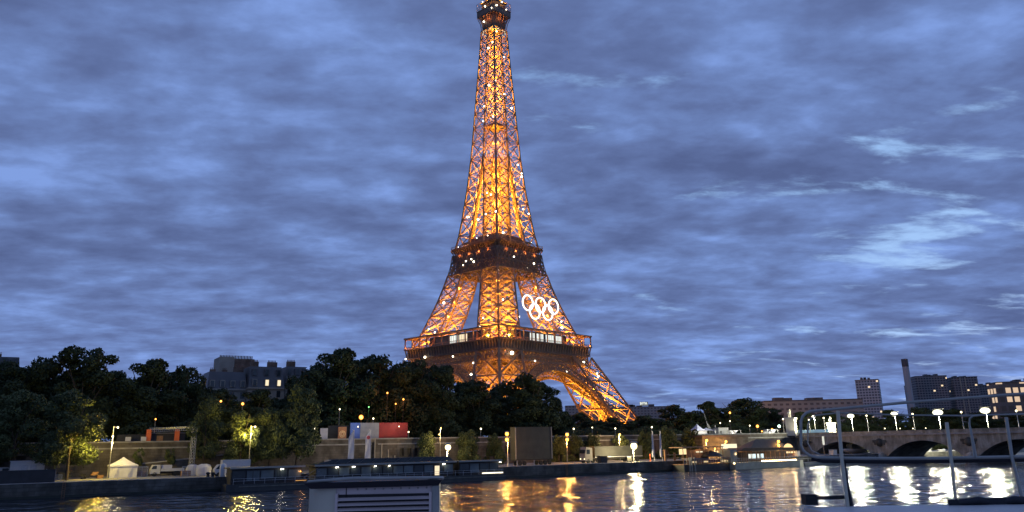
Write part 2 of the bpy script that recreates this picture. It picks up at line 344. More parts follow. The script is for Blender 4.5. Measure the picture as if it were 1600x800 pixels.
# ramp running up in front of the wall on the left
t = qthing('ramp_wall', 'sloping stone ramp wall rising to the right behind the white flatbed truck', 'wall', pix(205, 720, 27)[0], 26.5, 0)
rl = pix(440, 700, 27)[0] - pix(205, 720, 27)[0]
MB().prism([(0, LQ - .3), (rl, LQ - .3), (rl, 7.3), (0, 4.6)], 0, 1.0).build('masonry', M['stone'], t)
MB().bar((0, .5, 4.74), (rl, .5, 7.44), 1.25, 0.22).build('coping', M['kerb'], t)

# ================================================================== the lattice tower
TY = 468.0; TX = -9.45; ALPHA = radians(-43.4)
tower = thing('iron_lattice_tower', 'tall tapering iron lattice tower lit golden from inside, rising over the trees', 'tower', (TX, TY, HC), ALPHA)
WT = [(0, 63), (15.7, 55.1), (49.3, 37.9), (65.5, 31.05), (78.8, 26.3), (94.4, 21.8), (106, 19.5), (120, 16.6), (130, 15.2), (151, 12.7), (172, 10.9), (194, 9.6), (216, 8.36), (238, 7.06), (264, 5.75), (290, 5.5)]
BT = [(0, 25), (15, 21.5), (48, 17), (66, 15.8), (97, 12.8), (116, 11.2), (150, 10.3), (172, 10.9)]
def interp(T, h):
    for (a, x), (b, y) in zip(T, T[1:]):
        if h <= b: return x + (y - x) * (h - a) / (b - a)
    return T[-1][1]
w_ = lambda h: interp(WT, h)
b_ = lambda h: min(interp(BT, h), w_(h))
def cpt(sx, sy, i, j, h): w = w_(h); b = b_(h); return Vector((sx * (w - i * b), sy * (w - j * b), h))
CH = [(0, 0), (1, 0), (1, 1), (0, 1)]
def levels(h0, h1, k=0.95):
    hs = [h0]
    while hs[-1] < h1 - 0.01:
        st = max(b_(hs[-1]) * k, 5.0); hs.append(hs[-1] + st)
    n = len(hs) - 1; return [h0 + (h - h0) * (h1 - h0) / (hs[-1] - h0) for h in hs]
def lattice_panel(mb, A0, B0, A1, B1, t, fine=True):
    mb.bar(A0, B1, t * .3, t * 1.25); mb.bar(B0, A1, t * .3, t * 1.25); mb.bar(A0, B0, t * .3, t)
    if fine and t > .3:
        c = (A0 + B0 + A1 + B1) / 4; s = t * 0.42
        for p, q in ((A0, A1), (B0, B1)): m = (p + q) / 2; mb.bar(m, c, s)
        for p, q in ((A0, B0), (A1, B1)): m = (p + q) / 2; mb.bar(m, (p + c) / 2, s); mb.bar(m, (q + c) / 2, s)
        for p, q in ((A0, A1), (B0, B1)): m = (p + q) / 2; mb.bar(m, (p + c) / 2, s); mb.bar(m, (q + c) / 2, s)
def leg_lattice(sx, sy, h0, h1, tc_, tx, k=0.95):
    mb = MB(); hs = levels(h0, h1, k)
    for a, b in zip(hs, hs[1:]):
        for n in range(4):
            p = CH[n]; q = CH[(n + 1) % 4]
            mb.bar(cpt(sx, sy, *p, a), cpt(sx, sy, *p, b), tc_)
            lattice_panel(mb, cpt(sx, sy, *p, a), cpt(sx, sy, *q, a), cpt(sx, sy, *p, b), cpt(sx, sy, *q, b), tx, h0 < 100)
        c = [cpt(sx, sy, *p, a) for p in CH]; mb.bar(c[0], c[2], tx * .6); mb.bar(c[1], c[3], tx * .6)
        # inner stairs and lift track
        m0 = (c[0] + c[2]) / 2; c2 = [cpt(sx, sy, *p, b) for p in CH]; m1 = (c2[0] + c2[2]) / 2
        mb.bar(m0 + Vector((1, 1, 0)), m1 + Vector((1, 1, 0)), .35); mb.bar(m0 - Vector((1, 1, 0)), m1 - Vector((1, 1, 0)), .35)
    return mb
GOLD = (1.0, 0.415, 0.03)
def leg_lights(sx, sy, hs, P):
    for h, f in hs:
        c = (cpt(sx, sy, 0, 0, h) + cpt(sx, sy, 1, 1, h)) / 2; lamp_light(c, P * f, GOLD, tower, 0.5)
for sx in (-1, 1):
    for sy in (-1, 1):
        leg_lattice(sx, sy, 0, 48, 1.2, 0.75, 0.75).build('leg', M['iron'], tower)
        leg_lattice(sx, sy, 54.2, 98, 0.95, 0.55, 0.68).build('upper_leg', M['iron'], tower)
        leg_lattice(sx, sy, 112, 172, 0.9, 0.45, 0.95).build('column_lattice', M['iron'], tower)
        nr = 0.45 if (sx, sy) == (1, -1) else 1.0
        leg_lights(sx, sy, [(6, 1.7), (14, 1.6), (22, 1.4), (30, 1.0 * nr), (38, .45 * nr)], 30000)
        leg_lights(sx, sy, [(58, 1.9), (65, 1.3), (73, .9), (81, .65), (90, .6)], 27000)
        leg_lights(sx, sy, [(123, .8), (131, .9), (140, .9), (149, .8), (158, .8), (166, .8)], 13500)
# single shaft above 172 m
mb = MB(); hs = [172]
while hs[-1] < 259: hs.append(hs[-1] + w_(hs[-1]) * 1.0)
hs = [172 + (h - 172) * (262 - 172) / (hs[-1] - 172) for h in hs]
for a, b in zip(hs, hs[1:]):
    wa, wb = w_(a), w_(b)
    ring = lambda w, h: [Vector((w * x, w * y, h)) for x, y in ((-1, -1), (0, -1), (1, -1), (1, 0), (1, 1), (0, 1), (-1, 1), (-1, 0))]
    ra, rb = ring(wa, a), ring(wb, b)
    for i in range(8):
        j = (i + 1) % 8; mb.bar(ra[i], rb[i], 0.75 if i % 2 == 0 else 0.6)
        lattice_panel(mb, ra[i], ra[j], rb[i], rb[j], 0.44, False)
    for i, j in ((0, 4), (2, 6), (1, 5), (3, 7)): mb.bar(ra[i], ra[j], .28)
    ia, ib = ring(wa * .38, a), ring(wb * .38, b)
    for i in range(0, 8, 2):
        j = (i + 2) % 8; mb.bar(ia[i], ib[i], .3); mb.bar(ia[i], ib[j], .25); mb.bar(ia[j], ib[i], .25); mb.bar(ia[i], ia[j], .25)
mb.build('shaft_lattice', M['iron'], tower)
h = 176
while h < 261: lamp_light((0.9, -0.9, h), (16500 + 6000 * sin(h * 1.7)) * (.35 if 188 < h < 196 else 1) * (w_(h) / 9) ** 1.6, GOLD, tower, 0.5); h += 6.5
h = 126
while h < 174: lamp_light((0, 0, h), 15000, GOLD, tower, 0.5); h += 9
# lift shaft in the middle between second floor and merge
mb = MB()
for k in range(14):
    a, b = 114 + k * 4.3, 114 + (k + 1) * 4.3
    for s in range(4):
        p = [(-2, -2), (2, -2), (2, 2), (-2, 2)]; q = p[(s + 1) % 4]; p = p[s]
        mb.bar((*p, a), (*p, b), .4); mb.bar((*p, a), (*q, b), .28); mb.bar((*q, a), (*p, b), .28); mb.bar((*p, a), (*q, a), .3)
mb.build('lift_shaft', M['iron'], tower)
# intermediate platform
mb = MB(); mb.box(-5.4, 5.4, -5.4, 5.4, 193.2, 193.6); mb.box(-4, 4, -4, 4, 193.7, 195.6)
mb.build('halfway_platform', M['iron'], tower)
def ring_band(mb, half, t, z0, z1):
    mb.box(-half, half, -half, -half + t, z0, z1); mb.box(-half, half, half - t, half, z0, z1)
    mb.box(-half, -half + t, -half + t, half - t, z0, z1); mb.box(half - t, half, -half + t, half - t, z0, z1)
def each_side(fn):
    for k in range(4):
        c, s = [(1, 0), (0, 1), (-1, 0), (0, -1)][k]; fn(lambda a, d, z, c=c, s=s: Vector((c * d - s * a, s * d + c * a, z)))
# ---- first platform
mb = MB(); ring_band(mb, 37.7, .6, 49, 53.6); ring_band(mb, 38.3, 1.2, 48.5, 49.0); mb.build('frieze', M['iron_dark'], tower)
mb = MB()
def f(P):
    n = 34
    for i in range(n + 1):
        a = -38 + 76 * i / n; mb.bar(P(a, 37.9, 49.2), P(a, 38.1, 51.2), .5); mb.bar(P(a, 38.1, 51.2), P(a, 38.9, 53.5), .55)
each_side(f); mb.build('console', M['iron'], tower)
mb = MB(); ring_band(mb, 39.2, 19, 53.7, 54.2); mb.build('gallery_floor', M['iron'], tower)
mb = MB()
def f(P):
    for z, t in ((55.3, .22), (54.75, .1)): mb.bar(P(-39, 39, z), P(39, 39, z), t)
    for i in range(79): a = -39 + i; mb.bar(P(a, 39, 54.2), P(a, 39, 55.3), .1)
each_side(f); mb.build('gallery_railing', M['iron'], tower)
def f(P):
    for i in range(13):
        a = -38.6 + 77.2 * i / 12; m2 = MB(); m2.bar(P(a, 38.6, 54.2), P(a, 38.6, 60.1), .55); m2.bar(P(a, 38.6, 59.2), P(a, 37.2, 60.1), .3); m2.build('gallery_column', M['iron'], tower)
        lamp_light(P(a, 37.7, 55.0), 500, (1, .30, .06), tower, .2)
each_side(f)
mb = MB(); ring_band(mb, 39.3, 4.4, 60.1, 60.5); ring_band(mb, 39.3, .3, 60.51, 60.9); mb.build('gallery_roof', M['iron'], tower)
pv = MB()
def f(P):
    for a0, a1 in ((-22, 22),):
        p = [P(a0, 29, 54.3), P(a1, 29, 54.3), P(a1, 34, 54.3), P(a0, 34, 54.3)]; q = [v + Vector((0, 0, 5.6)) for v in p]
        pv.add(p + q, [(0, 1, 2, 3), (4, 5, 6, 7), (0, 1, 5, 4), (1, 2, 6, 5), (2, 3, 7, 6), (3, 0, 4, 7)])
each_side(f); pav = pv.build('pavilion', M['glass'], tower)
AI = Matrix.Rotation(-ALPHA, 3, 'Z')
def tface(x, y, axis, off):      # line of sight against a vertical plane of the tower (tower-local); axis 0: right face, 1: left face
    o = AI @ (Vector((0, 0, HC)) - Vector((TX, TY, HC))); d = AI @ ray(x, y)
    t = (off - o[axis]) / d[axis]; return o + d * t
for x0, x1, ax, m in ((828, 835.5, 0, 'whitewin'), (838.5, 849, 0, 'whitewin'), (852.5, 865, 0, 'whitewin'), (868, 877, 0, 'whitewin'), (702, 716, 1, 'whitewin'), (718, 730, 1, 'warmwin')):
    off = 34.04 if ax == 0 else -34.04; p = tface(x0, 522, ax, off); q = tface(x1, 533, ax, off); m2 = MB()
    if ax == 0: m2.box(off, off + .1, min(p.y, q.y), max(p.y, q.y), 55.0, 59.2)
    else: m2.box(min(p.x, q.x), max(p.x, q.x), off - .1, off, 55.0, 59.2)
    wdw = m2.build('window', M[m], pav); m3 = MB()
    for k in range(1, 4):
        if ax == 0: yy = p.y + (q.y - p.y) * k / 4; m3.box(off + .105, off + .2, yy - .07, yy + .07, 55, 59.2)
        else: xx = p.x + (q.x - p.x) * k / 4; m3.box(xx - .07, xx + .07, off - .2, off - .105, 55, 59.2)
    m3.build('mullion', M['iron_dark'], wdw)
# lattice girder below the frieze
mb = MB()
def f(P):
    for d in (37.2, 34.6):
        for z0, z1 in ((43.4, 48.4),):
            mb.bar(P(-38, d + .7, z0), P(38, d + .7, z0), .8); mb.bar(P(-37, d, z1), P(37, d, z1), .6)
            n = 26
            for i in range(n):
                a, b = -37 + 74 * i / n, -37 + 74 * (i + 1) / n
                mb.bar(P(a, d + .6, z0), P(b, d, z1), .42); mb.bar(P(b, d + .6, z0), P(a, d, z1), .42); mb.bar(P(a, d + .6, z0), P(a, d, z1), .3)
                mb.bar(P(a, d + .35, (z0 + z1) / 2), P(b, d + .35, (z0 + z1) / 2), .12, .5)
            m_ = (a + b) / 2; mb.bar(P(m_, d + .6, z0), P(b, d + .3, (z0 + z1) / 2), .25); mb.bar(P(m_, d, z1), P(a, d + .3, (z0 + z1) / 2), .25)
each_side(f); mb.build('lattice_girder', M['iron'], tower)
# arches between the legs
def f(P):
    for d_in, nm in ((0.0, 'arch'),):
        m1 = MB(); n = 44
        def ap(R, ang, inset): h = 2 + R * sin(ang); return P(R * cos(ang) * .98, w_(h) - 0.2 - inset, h)
        for i in range(n):
            a0 = pi * (0.07 + .86 * i / n); a1 = pi * (0.07 + .86 * (i + 1) / n)
            for ins in (0, 4):
                m1.bar(ap(36.6, a0, ins), ap(36.6, a1, ins), 1.0, .6); m1.bar(ap(40.4, a0, ins), ap(40.4, a1, ins), .8, .5)
                m1.bar(ap(36.6, a0, ins), ap(40.4, a0, ins), .4); m1.bar(ap(36.6, a0, ins), ap(40.4, a1, ins), .3); m1.bar(ap(40.4, a0, ins), ap(36.6, a1, ins), .3)
            m1.bar(ap(36.6, a0, 0), ap(36.6, a0, 4), .4); m1.bar(ap(36.6, a0, 0), ap(36.6, a1, 4), .3); m1.bar(ap(36.6, a0, 4), ap(36.6, a1, 0), .3)
            m1.bar(ap(40.4, a0, 0), ap(40.4, a0, 4), .4)
        # spandrel struts up to the girder
        for i in range(33):
            s = -33 + 66 * i / 32; q = 40.6 ** 2 - s * s
            if q > 0:
                h = 2 + sqrt(q)
                if h < 43: m1.bar(P(s, w_(h) - .3, h), P(s, 38, 43.3), .3); m1.bar(P(s + 2.06, 38, 43.3), P(s, w_(h) - .3, h), .22)
        m1.build('arch', M['iron'], tower)
    for a in (-24, -8, 8, 24): lamp_light(P(a, 35.5, 34 if abs(a) > 10 else 37), 1200, GOLD, tower, .4)
each_side(f)
# ---- second platform
mb = MB()
def f(P):
    for d in (19.6, 16.8):
        for z0, z1 in ((98, 103.5), (103.5, 110)):
            e0 = w_(z0) - (19.6 - d); e1 = w_(z1) - (19.6 - d)
            if d == 19.6: e0 = max(e0, 19.6); e1 = max(e1, 19.2)
            mb.bar(P(-e0, e0, z0), P(e0, e0, z0), .7); mb.bar(P(-e1, e1, z1), P(e1, e1, z1), .6); n = 13
            for i in range(n):
                a, b = -1 + 2 * i / n, -1 + 2 * (i + 1) / n
                mb.bar(P(a * e0, e0, z0), P(b * e1, e1, z1), .5); mb.bar(P(b * e0, e0, z0), P(a * e1, e1, z1), .5); mb.bar(P(a * e0, e0, z0), P(a * e1, e1, z1), .35)
each_side(f); mb.build('upper_girder', M['iron_dark'], tower)
mb = MB(); ring_band(mb, 19.0, .5, 105.5, 110.4); mb.box(-15, 15, -15, 15, 109.5, 110); mb.build('upper_frieze', M['iron_dark'], tower)
def octa(half, c): return [(half, -half + c), (half, half - c), (half - c, half), (-half + c, half), (-half, half - c), (-half, -half + c), (-half + c, -half), (half - c, -half)]
mb = MB(); o8 = octa(21.2, 3.2); o9 = octa(20.6, 3)
mb.add([(x, y, 113.2) for x, y in o9] + [(x, y, 113.8) for x, y in o8], [tuple(range(8))[::-1], tuple(range(8, 16))] + [(i, (i + 1) % 8, 8 + (i + 1) % 8, 8 + i) for i in range(8)])
mb.build('upper_gallery_floor', M['iron'], tower)
mb = MB()
for i in range(8):
    p = Vector((*o8[i], 115)); q = Vector((*o8[(i + 1) % 8], 115)); n = max(2, int((q - p).length / 1.0))
    mb.bar(p, q, .2); mb.bar(p - Vector((0, 0, .6)), q - Vector((0, 0, .6)), .1)
    for k in range(n): a = p.lerp(q, k / n); mb.bar(a, a - Vector((0, 0, 1.2)), .1)
mb.build('upper_railing', M['iron'], tower)
def f(P):
    mb = MB()
    for i in range(19):
        a = -18 + 2 * i; mb.bar(P(a, 19.1, 110.2), P(a, 19.6, 111.6), .45); mb.bar(P(a, 19.6, 111.6), P(a * 1.03, 20.9, 113.2), .5)
    mb.build('upper_console', M['iron'], tower)
each_side(f)
mb = MB(); mb.box(-13, 13, -13, 13, 113.9, 117.5); mb.box(-11, 11, -11, 11, 117.6, 121)
ring_band(mb, 14.6, .4, 117.55, 118.4); mb.build('upper_pavilion', M['iron_dark'], tower)
def f(P):
    for a in (-12, -4, 4, 12): lamp_light(P(a, 19.8, 109.2), 330, (1, .3, .07), tower, .2)
each_side(f)
# ---- top platform
mb = MB()
for hh, t in ((7.9, .5),):
    mb.box(-7.7, 7.7, -7.7, 7.7, 271.3, 271.9); ring_band(mb, 7.9, .4, 271.9, 275.6); mb.box(-8.1, 8.1, -8.1, 8.1, 275.7, 276.1)
mb.build('top_gallery', M['iron_dark'], tower)
mb = MB()
def f(P):
    for i in range(9):
        a = -1 + i / 4; mb.bar(P(a * 5.6, 5.7, 262), P(a * 6.4, 6.2, 267), .35); mb.bar(P(a * 6.4, 6.2, 267), P(a * 7.6, 7.8, 271.2), .35)
    mb.bar(P(-5.7, 5.7, 262), P(5.7, 5.7, 262), .4)
each_side(f); mb.build('top_bracket', M['iron'], tower)
mb = MB(); mb.box(-5.2, 5.2, -5.2, 5.2, 262.2, 271.2); mb.build('lift_cabin_casing', M['iron_dark'], tower)
mb = MB()
def f(P):
    for i in range(5): a = -4.2 + 2.1 * i; mb.bar(P(a - .5, 5.8, 260.6), P(a + .5, 5.8, 260.6), .1, 1.3)
each_side(f); mb.build('lit_opening', M['warmwin'], tower)
mb = MB()
def f(P):
    for z in (277.2, 278.6, 281.4): mb.bar(P(-8, 8, z), P(8, 8, z), .14)
    for i in range(13): a = -8 + 16 * i / 12; mb.bar(P(a, 8, 276), P(a, 8, 281.4), .14)
each_side(f); mb.build('top_railing', M['iron'], tower)
mb = MB(); mb.box(-5.6, 5.6, -5.6, 5.6, 276.2, 281.6); mb.box(-6.4, 6.4, -6.4, 6.4, 281.7, 282.3); mb.box(-4, 4, -4, 4, 282.4, 287)
mb.lathe((0, 0, 287), [(4.2, 0), (3.8, 3), (2.4, 6), (1.2, 9), (.6, 14), (.3, 30)], 12); mb.build('summit_cabin', M['iron_dark'], tower)
def f(P):
    for a in (-5, 0, 5): lamp_light(P(a, 6.9, 282.8), 900, GOLD, tower, .3)
    lamp_light(P(0, 6.8, 269.5), 500, (1, .3, .07), tower, .2)
each_side(f)
# ---- twinkling projectors on the ironwork
SP = [(756, 34), (776, 49), (769.5, 65.5), (763, 75), (787.5, 89), (774, 126), (764, 133), (788, 147), (757, 166), (799.5, 169), (770.5, 182), (755, 189), (784, 3), (791, 15), (754, 3), (758, 10),
      (809, 257.5), (815, 271), (815, 276), (761, 301.5), (767, 304), (775, 330.5), (759, 334.5), (732, 339), (747, 343), (817.5, 327), (826, 334), (786, 363.5), (730, 339.5), (768, 12), (776, 8),
      (728, 408), (736.5, 405), (740.5, 409), (724, 414.5), (803, 401), (834, 412), (824, 419), (778, 422), (693.5, 473), (786, 468), (806.5, 470), (755.5, 497.5), (750.5, 510), (758, 510), (765, 510), (811, 495),
      (877, 502.5), (878, 512), (670, 514), (679.5, 519.5), (664, 558), (707.6, 557), (739.6, 567), (736, 585), (800, 551.4), (836, 564), (912, 566), (885, 580.5), (933, 583.7), (934.6, 588), (634, 561),
      (740, 383), (752, 380), (766, 378), (810, 382), (822, 384), (716, 386), (830, 379), (790, 372), (745, 372), (762, 368)]
for k, (x, y) in enumerate(SP):
    p0 = atY(x, y, TY); h = p0.z - HC; best = None
    for axis, sg in ((0, 1), (1, -1)):
        off = (w_(max(h, 0)) + 0.45)
        if 48 < h < 56: off = 39.4
        if h > 270: off = 8.3
        if 97 < h < 116: off = 20.2 if h < 110 else 21.4
        if 116 <= h < 121: off = 14.9
        if 56 < h < 61: off = 39.6
        p = tface(x, y, axis, sg * off)
        o_ = p[1 - axis]
        if abs(o_) <= off + 1.5 and (best is None): best = p
        elif best is None and axis == 1: best = p
    r = 0.42 if k % 3 else 0.6
    if k >= 62: r = 0.25
    if h > 270: r *= .8
    if (x, y) == (800, 551.4): r = .9
    MB().ball(best, r, 1, 8).build('spotlight', M['spark'], tower)
# ---- five interlaced rings hung on the river side
rings = thing('ring_emblem', 'five interlaced white lit rings hung between the first and second floor of the lattice tower', 'emblem', Matrix.Rotation(ALPHA, 3, 'Z') @ Vector((30.5, 0, 78)) + Vector((TX, TY, HC)), ALPHA)
for x, y in ((825, 473), (844.8, 476.5), (865, 479), (835.5, 486.5), (855.7, 488.7)):
    p = tface(x, y, 0, 30.5); m2 = MB(); R_, r_ = 4.25, 0.42
    dx = 0.12 if y > 480 else -0.12
    pts = [Vector((dx, p.y + R_ * cos(2 * pi * k / 40), p.z - 78 + R_ * sin(2 * pi * k / 40))) for k in range(41)]
    m2.tube(pts, r_, 8, caps=False); m2.build('ring', M['ring'], rings)
m2 = MB(); ya = tface(825, 480, 0, 30.5).y; yb = tface(865, 480, 0, 30.5).y
for z in (-2, 2): m2.bar((-.8, ya - 4, z), (-.8, yb + 4, z), .2)
for k in range(9): y0 = ya - 4 + (yb - ya + 8) * k / 8; m2.bar((-.8, y0, -2), (-.8, y0, 2), .15); m2.bar((-.8, y0, 0), (-6, y0, 0), .12)
m2.build('support_frame', M['iron_dark'], rings)

# ================================================================== trees
def leaf_crown(seed, R, H, lobes, leaves, ls, droop=0.0, low=0.0):
    rnd = random.Random(seed); mb = MB(); L_ = []
    for i in range(lobes):
        a = rnd.uniform(0, 2 * pi); zz = (i + rnd.random()) / lobes
        env = sqrt(max(0.05, 1 - (abs(zz - 0.36) / 0.68) ** 2.2)); rr = R * env * rnd.uniform(.15, .80)
        s = rnd.uniform(.24, .44) * R * (1 - .35 * zz)
        L_.append((rr * cos(a), rr * sin(a), low + zz * H * 0.93, s, s * rnd.uniform(.6, .9)))
    tot = sum(l[3] ** 2 for l in L_)
    for (x, y, z, s, sz) in L_:
        n = int(leaves * s * s / tot)
        # a few twiggy offsets make the edge ragged
        for k in range(n):
            d = Vector((rnd.gauss(0, 1), rnd.gauss(0, 1), rnd.gauss(0, 1))); d.normalize()
            q = rnd.uniform(.55, 1.0) ** .5 * (1.0 if rnd.random() > .10 else rnd.uniform(1.0, 1.3)); q *= 1 + .18 * sin(5 * d.x + 3 * d.z + x) * cos(4 * d.y + z)
            p = Vector((x + d.x * s * q, y + d.y * s * q, z + d.z * sz * q - droop * q * abs(d.x * d.y) * s))
            nrm = (d + Vector((rnd.gauss(0, .7), rnd.gauss(0, .7), rnd.gauss(0, .7)))).normalized()
            e = nrm.orthogonal().normalized(); e.rotate(Matrix.Rotation(rnd.uniform(0, 6.28), 3, nrm)); g = nrm.cross(e)
            if droop: g = (g + Vector((0, 0, -droop))).normalized()
            l = ls * rnd.uniform(.6, 1.4); w = l * rnd.uniform(.45, .8)
            mb.add([p - g * l, p + e * w, p + g * l, p - e * w], [(0, 1, 2, 3)])
    return mb
def trunk_mesh(seed, H, r, R, top):
    rnd = random.Random(seed); mb = MB(); x = y = 0; pts = [Vector((0, 0, 0))]
    for k in range(1, 6): x += rnd.uniform(-.2, .2); y += rnd.uniform(-.2, .2); pts.append(Vector((x, y, H * k / 5)))
    mb.tube(pts, r, 8, r * .6)
    for k in range(7):
        a = k * 2.4 + rnd.uniform(-.3, .3); s = pts[3 + k % 3]; e = Vector((cos(a) * R * rnd.uniform(.4, .7), sin(a) * R * rnd.uniform(.4, .7), H + (top - H) * rnd.uniform(.3, .8)))
        mb.tube([s, s.lerp(e, .5) + Vector((0, 0, .5)), e], r * .38, 5, r * .1)
    return mb
PROTO = {}
# unit: metres at scale 1
for key, seed, R, H, lobes, n, ls, low, mtn, droop in (
        ('plane_a', 1, 7.5, 17, 36, 19000, .30, 1.6, 'leafdark', 0), ('plane_b', 2, 7.5, 17, 38, 19000, .30, 1.6, 'leafdark', 0), ('plane_c', 3, 7.5, 17, 40, 19000, .30, 1.6, 'leafdark', 0),
        ('light_a', 4, 5.0, 10.5, 34, 15000, .18, 3.6, 'leafmid', .3), ('light_b', 5, 5.0, 10.5, 30, 15000, .18, 3.6, 'leafmid', .3),
        ('round_a', 6, 4.0, 6.2, 24, 9000, .17, 0.2, 'leafolive', .5), ('small_a', 8, 2.4, 3.2, 12, 2600, .15, 2.6, 'leafmid', .4)):
    c = leaf_crown(seed, R, H, lobes, n, ls, droop, low); top = low + H * 1.1
    PROTO[key] = (c, trunk_mesh(seed, low + H * .35, .45 if R > 6 else .22 if R > 3 else .1, R, top), M[mtn], top, R)
FIRST = {}
def tree(kind, name, label, x, top, width, v, z=LQ, group='trees', ybase=None):
    """crown width (px) and top (px) read from the photo, standing at distance v behind the quay edge"""
    u, zt = pix(x, top, v); zb = z
    Ht = zt - zb; p = Q(u, v, zb); dist = p.y / cos(radians(15.5)) * .97
    Wm = width * p.y / FPX * 1.02
    c, tr, m, top0, R = PROTO[kind]
    if kind not in FIRST:
        o = thing(name, label, 'tree', p, 0, group)
        k1 = c.build('crown', m, o); k2 = tr.build('trunk', M['bark'], o); FIRST[kind] = (o, k1, k2)
    else:
        s0, k1, k2 = FIRST[kind]; o = s0.copy(); COL.objects.link(o); o.name = name
        for k in (k1, k2): cc = k.copy(); COL.objects.link(cc); cc.parent = o
        o['label'] = label; o['group'] = group; o.location = p
    o.rotation_euler = (0, 0, random.uniform(0, 6.28)); s = Wm / (2 * R) * 1.06; o.scale = (s, s, Ht / top0 * 1.05)
    return o
UT = 'tall trees along the upper street'; LT = 'smaller trees on the lower quay'; RT = 'trees beyond the cafe boats'; BT_ = 'trees behind the bridge'
T = tree
T('plane_a', 'plane_tree', 'tall dark tree at the far left edge of the picture, behind the white cabin', 12, 556, 100, 62, UP, UT)
T('plane_b', 'plane_tree', 'tall dark tree standing second from the left, behind the paler quay trees', 78, 549, 100, 66, UP, UT)
T('plane_c', 'plane_tree', 'highest dark tree of the left clump, above the yellow-lit leaves', 142, 533, 122, 60, UP, UT)
T('plane_a', 'plane_tree', 'broad dark tree right behind the metal gantry with orange posts', 236, 553, 112, 60, UP, UT)
T('plane_b', 'plane_tree', 'dark tree between the gantry and the slate-roofed apartment building', 292, 565, 76, 66, UP, UT)
T('plane_c', 'plane_tree', 'dark tree covering the left foot of the slate-roofed apartment building', 345, 602, 84, 48, UP, UT)
T('plane_a', 'plane_tree', 'low dark tree in front of the middle of the slate-roofed apartment building', 402, 603, 86, 48, UP, UT)
T('plane_b', 'plane_tree', 'dark tree at the right end of the slate-roofed apartment building', 464, 582, 72, 58, UP, UT)
T('plane_a', 'plane_tree', 'highest dark tree right of the apartment building, with a domed top', 528, 536, 120, 66, UP, UT)
T('plane_c', 'plane_tree', 'dark tree above the blue and white banners', 590, 546, 104, 70, UP, UT)
T('plane_b', 'plane_tree', 'dark tree above the red banner, left of the tower platform', 645, 556, 94, 66, UP, UT)
T('plane_a', 'plane_tree', 'dark tree in front of the left corner of the lattice tower', 690, 564, 80, 62, UP, UT)
T('plane_c', 'plane_tree', 'dark tree below the near corner of the lattice tower', 745, 588, 84, 62, UP, UT)
T('plane_b', 'plane_tree', 'dark tree standing above the big dark screen trailer', 822, 579, 96, 60, UP, UT)
T('plane_a', 'plane_tree', 'dark tree whose edge meets the open arch of the lattice tower', 866, 622, 52, 66, UP, UT)
T('light_a', 'quay_tree', 'greyish green quay tree at the far left, behind the white cabin', 34, 608, 100, 24, LQ, LT)
T('light_b', 'quay_tree', 'greyish green quay tree with its lower leaves lit yellow by the triple street lamp', 122, 606, 104, 18, LQ, LT)
T('light_a', 'quay_tree', 'slim quay tree just right of the metal gantry', 328, 618, 56, 22, LQ, LT)
T('light_b', 'quay_tree', 'quay tree lit yellow from below, left of a pair above the barge bow', 382, 640, 62, 19, LQ, LT)
T('light_a', 'quay_tree', 'quay tree lit yellow from below, right of a pair above the barge bow', 424, 636, 58, 21, LQ, LT)
T('light_b', 'quay_tree', 'taller slim quay tree left of the white panel on the wall', 468, 600, 76, 20, LQ, LT)
T('small_a', 'young_tree', 'thin young tree beside the white tent on the quay', 220, 700, 20, 25.5, LQ, 'young trees on the quay')
T('small_a', 'young_tree', 'dark young tree behind the white flatbed truck', 268, 700, 22, 25, LQ, 'young trees on the quay')
T('plane_c', 'plane_tree', 'low dark tree seen through the tower arch, left of its open foot', 905, 642, 60, 130, UP, RT)
T('plane_a', 'plane_tree', 'low dark tree in front of the right foot of the lattice tower', 952, 650, 60, 110, UP, RT)
T('plane_b', 'plane_tree', 'dark tree just right of the lattice tower foot', 1004, 647, 56, 110, UP, RT)
T('plane_c', 'plane_tree', 'dark tree rising right of the white roof sign', 1052, 629, 66, 120, UP, RT)
T('plane_a', 'plane_tree', 'dark tree above the peaked white marquee', 1105, 624, 60, 130, UP, RT)
T('plane_b', 'plane_tree', 'highest dark tree behind the cafe boats, with a rounded top', 1158, 619, 84, 130, UP, RT)
T('plane_c', 'plane_tree', 'dark tree just left of the statue on the pale pedestal', 1203, 634, 50, 120, UP, RT)
T('round_a', 'round_tree', 'dark leafy bush between the screen trailer and the double street lamp', 872, 678, 36, 28, LQ, 'round trees along the quay wall')
T('round_a', 'round_tree', 'dark leafy bush right of the double street lamp, left of the lorry', 898, 676, 34, 29, LQ, 'round trees along the quay wall')
T('round_a', 'round_tree', 'dark leafy bush between the brightest floodlight and the white flags', 1006, 672, 34, 28, LQ, 'round trees along the quay wall')
T('round_a', 'round_tree', 'dark bush left of the bright floodlight mast behind the barge', 668, 672, 40, 28, LQ, 'round trees along the quay wall')
T('round_a', 'round_tree', 'dark bush right of the bright floodlight mast behind the barge', 732, 670, 50, 28, LQ, 'round trees along the quay wall')
T('round_a', 'round_tree', 'dark bush just left of the orange double lamp at the barge stern', 772, 676, 36, 28, LQ, 'round trees along the quay wall')
T('round_a', 'round_tree', 'round dark bush behind the cab of the lorry', 925, 676, 40, 29, LQ, 'round trees along the quay wall')
T('round_a', 'round_tree', 'round bush lit yellow by the lamp behind the lorry trailer', 968, 676, 36, 29, LQ, 'round trees along the quay wall')
T('round_a', 'round_tree', 'round willow just right of the two white flagpoles', 1040, 664, 44, 26, LQ, 'round trees along the quay wall')
T('round_a', 'round_tree', 'round willow left of the peaked white marquee', 1076, 667, 42, 28, LQ, 'round trees along the quay wall')
BK = 'second row of trees behind the street trees'
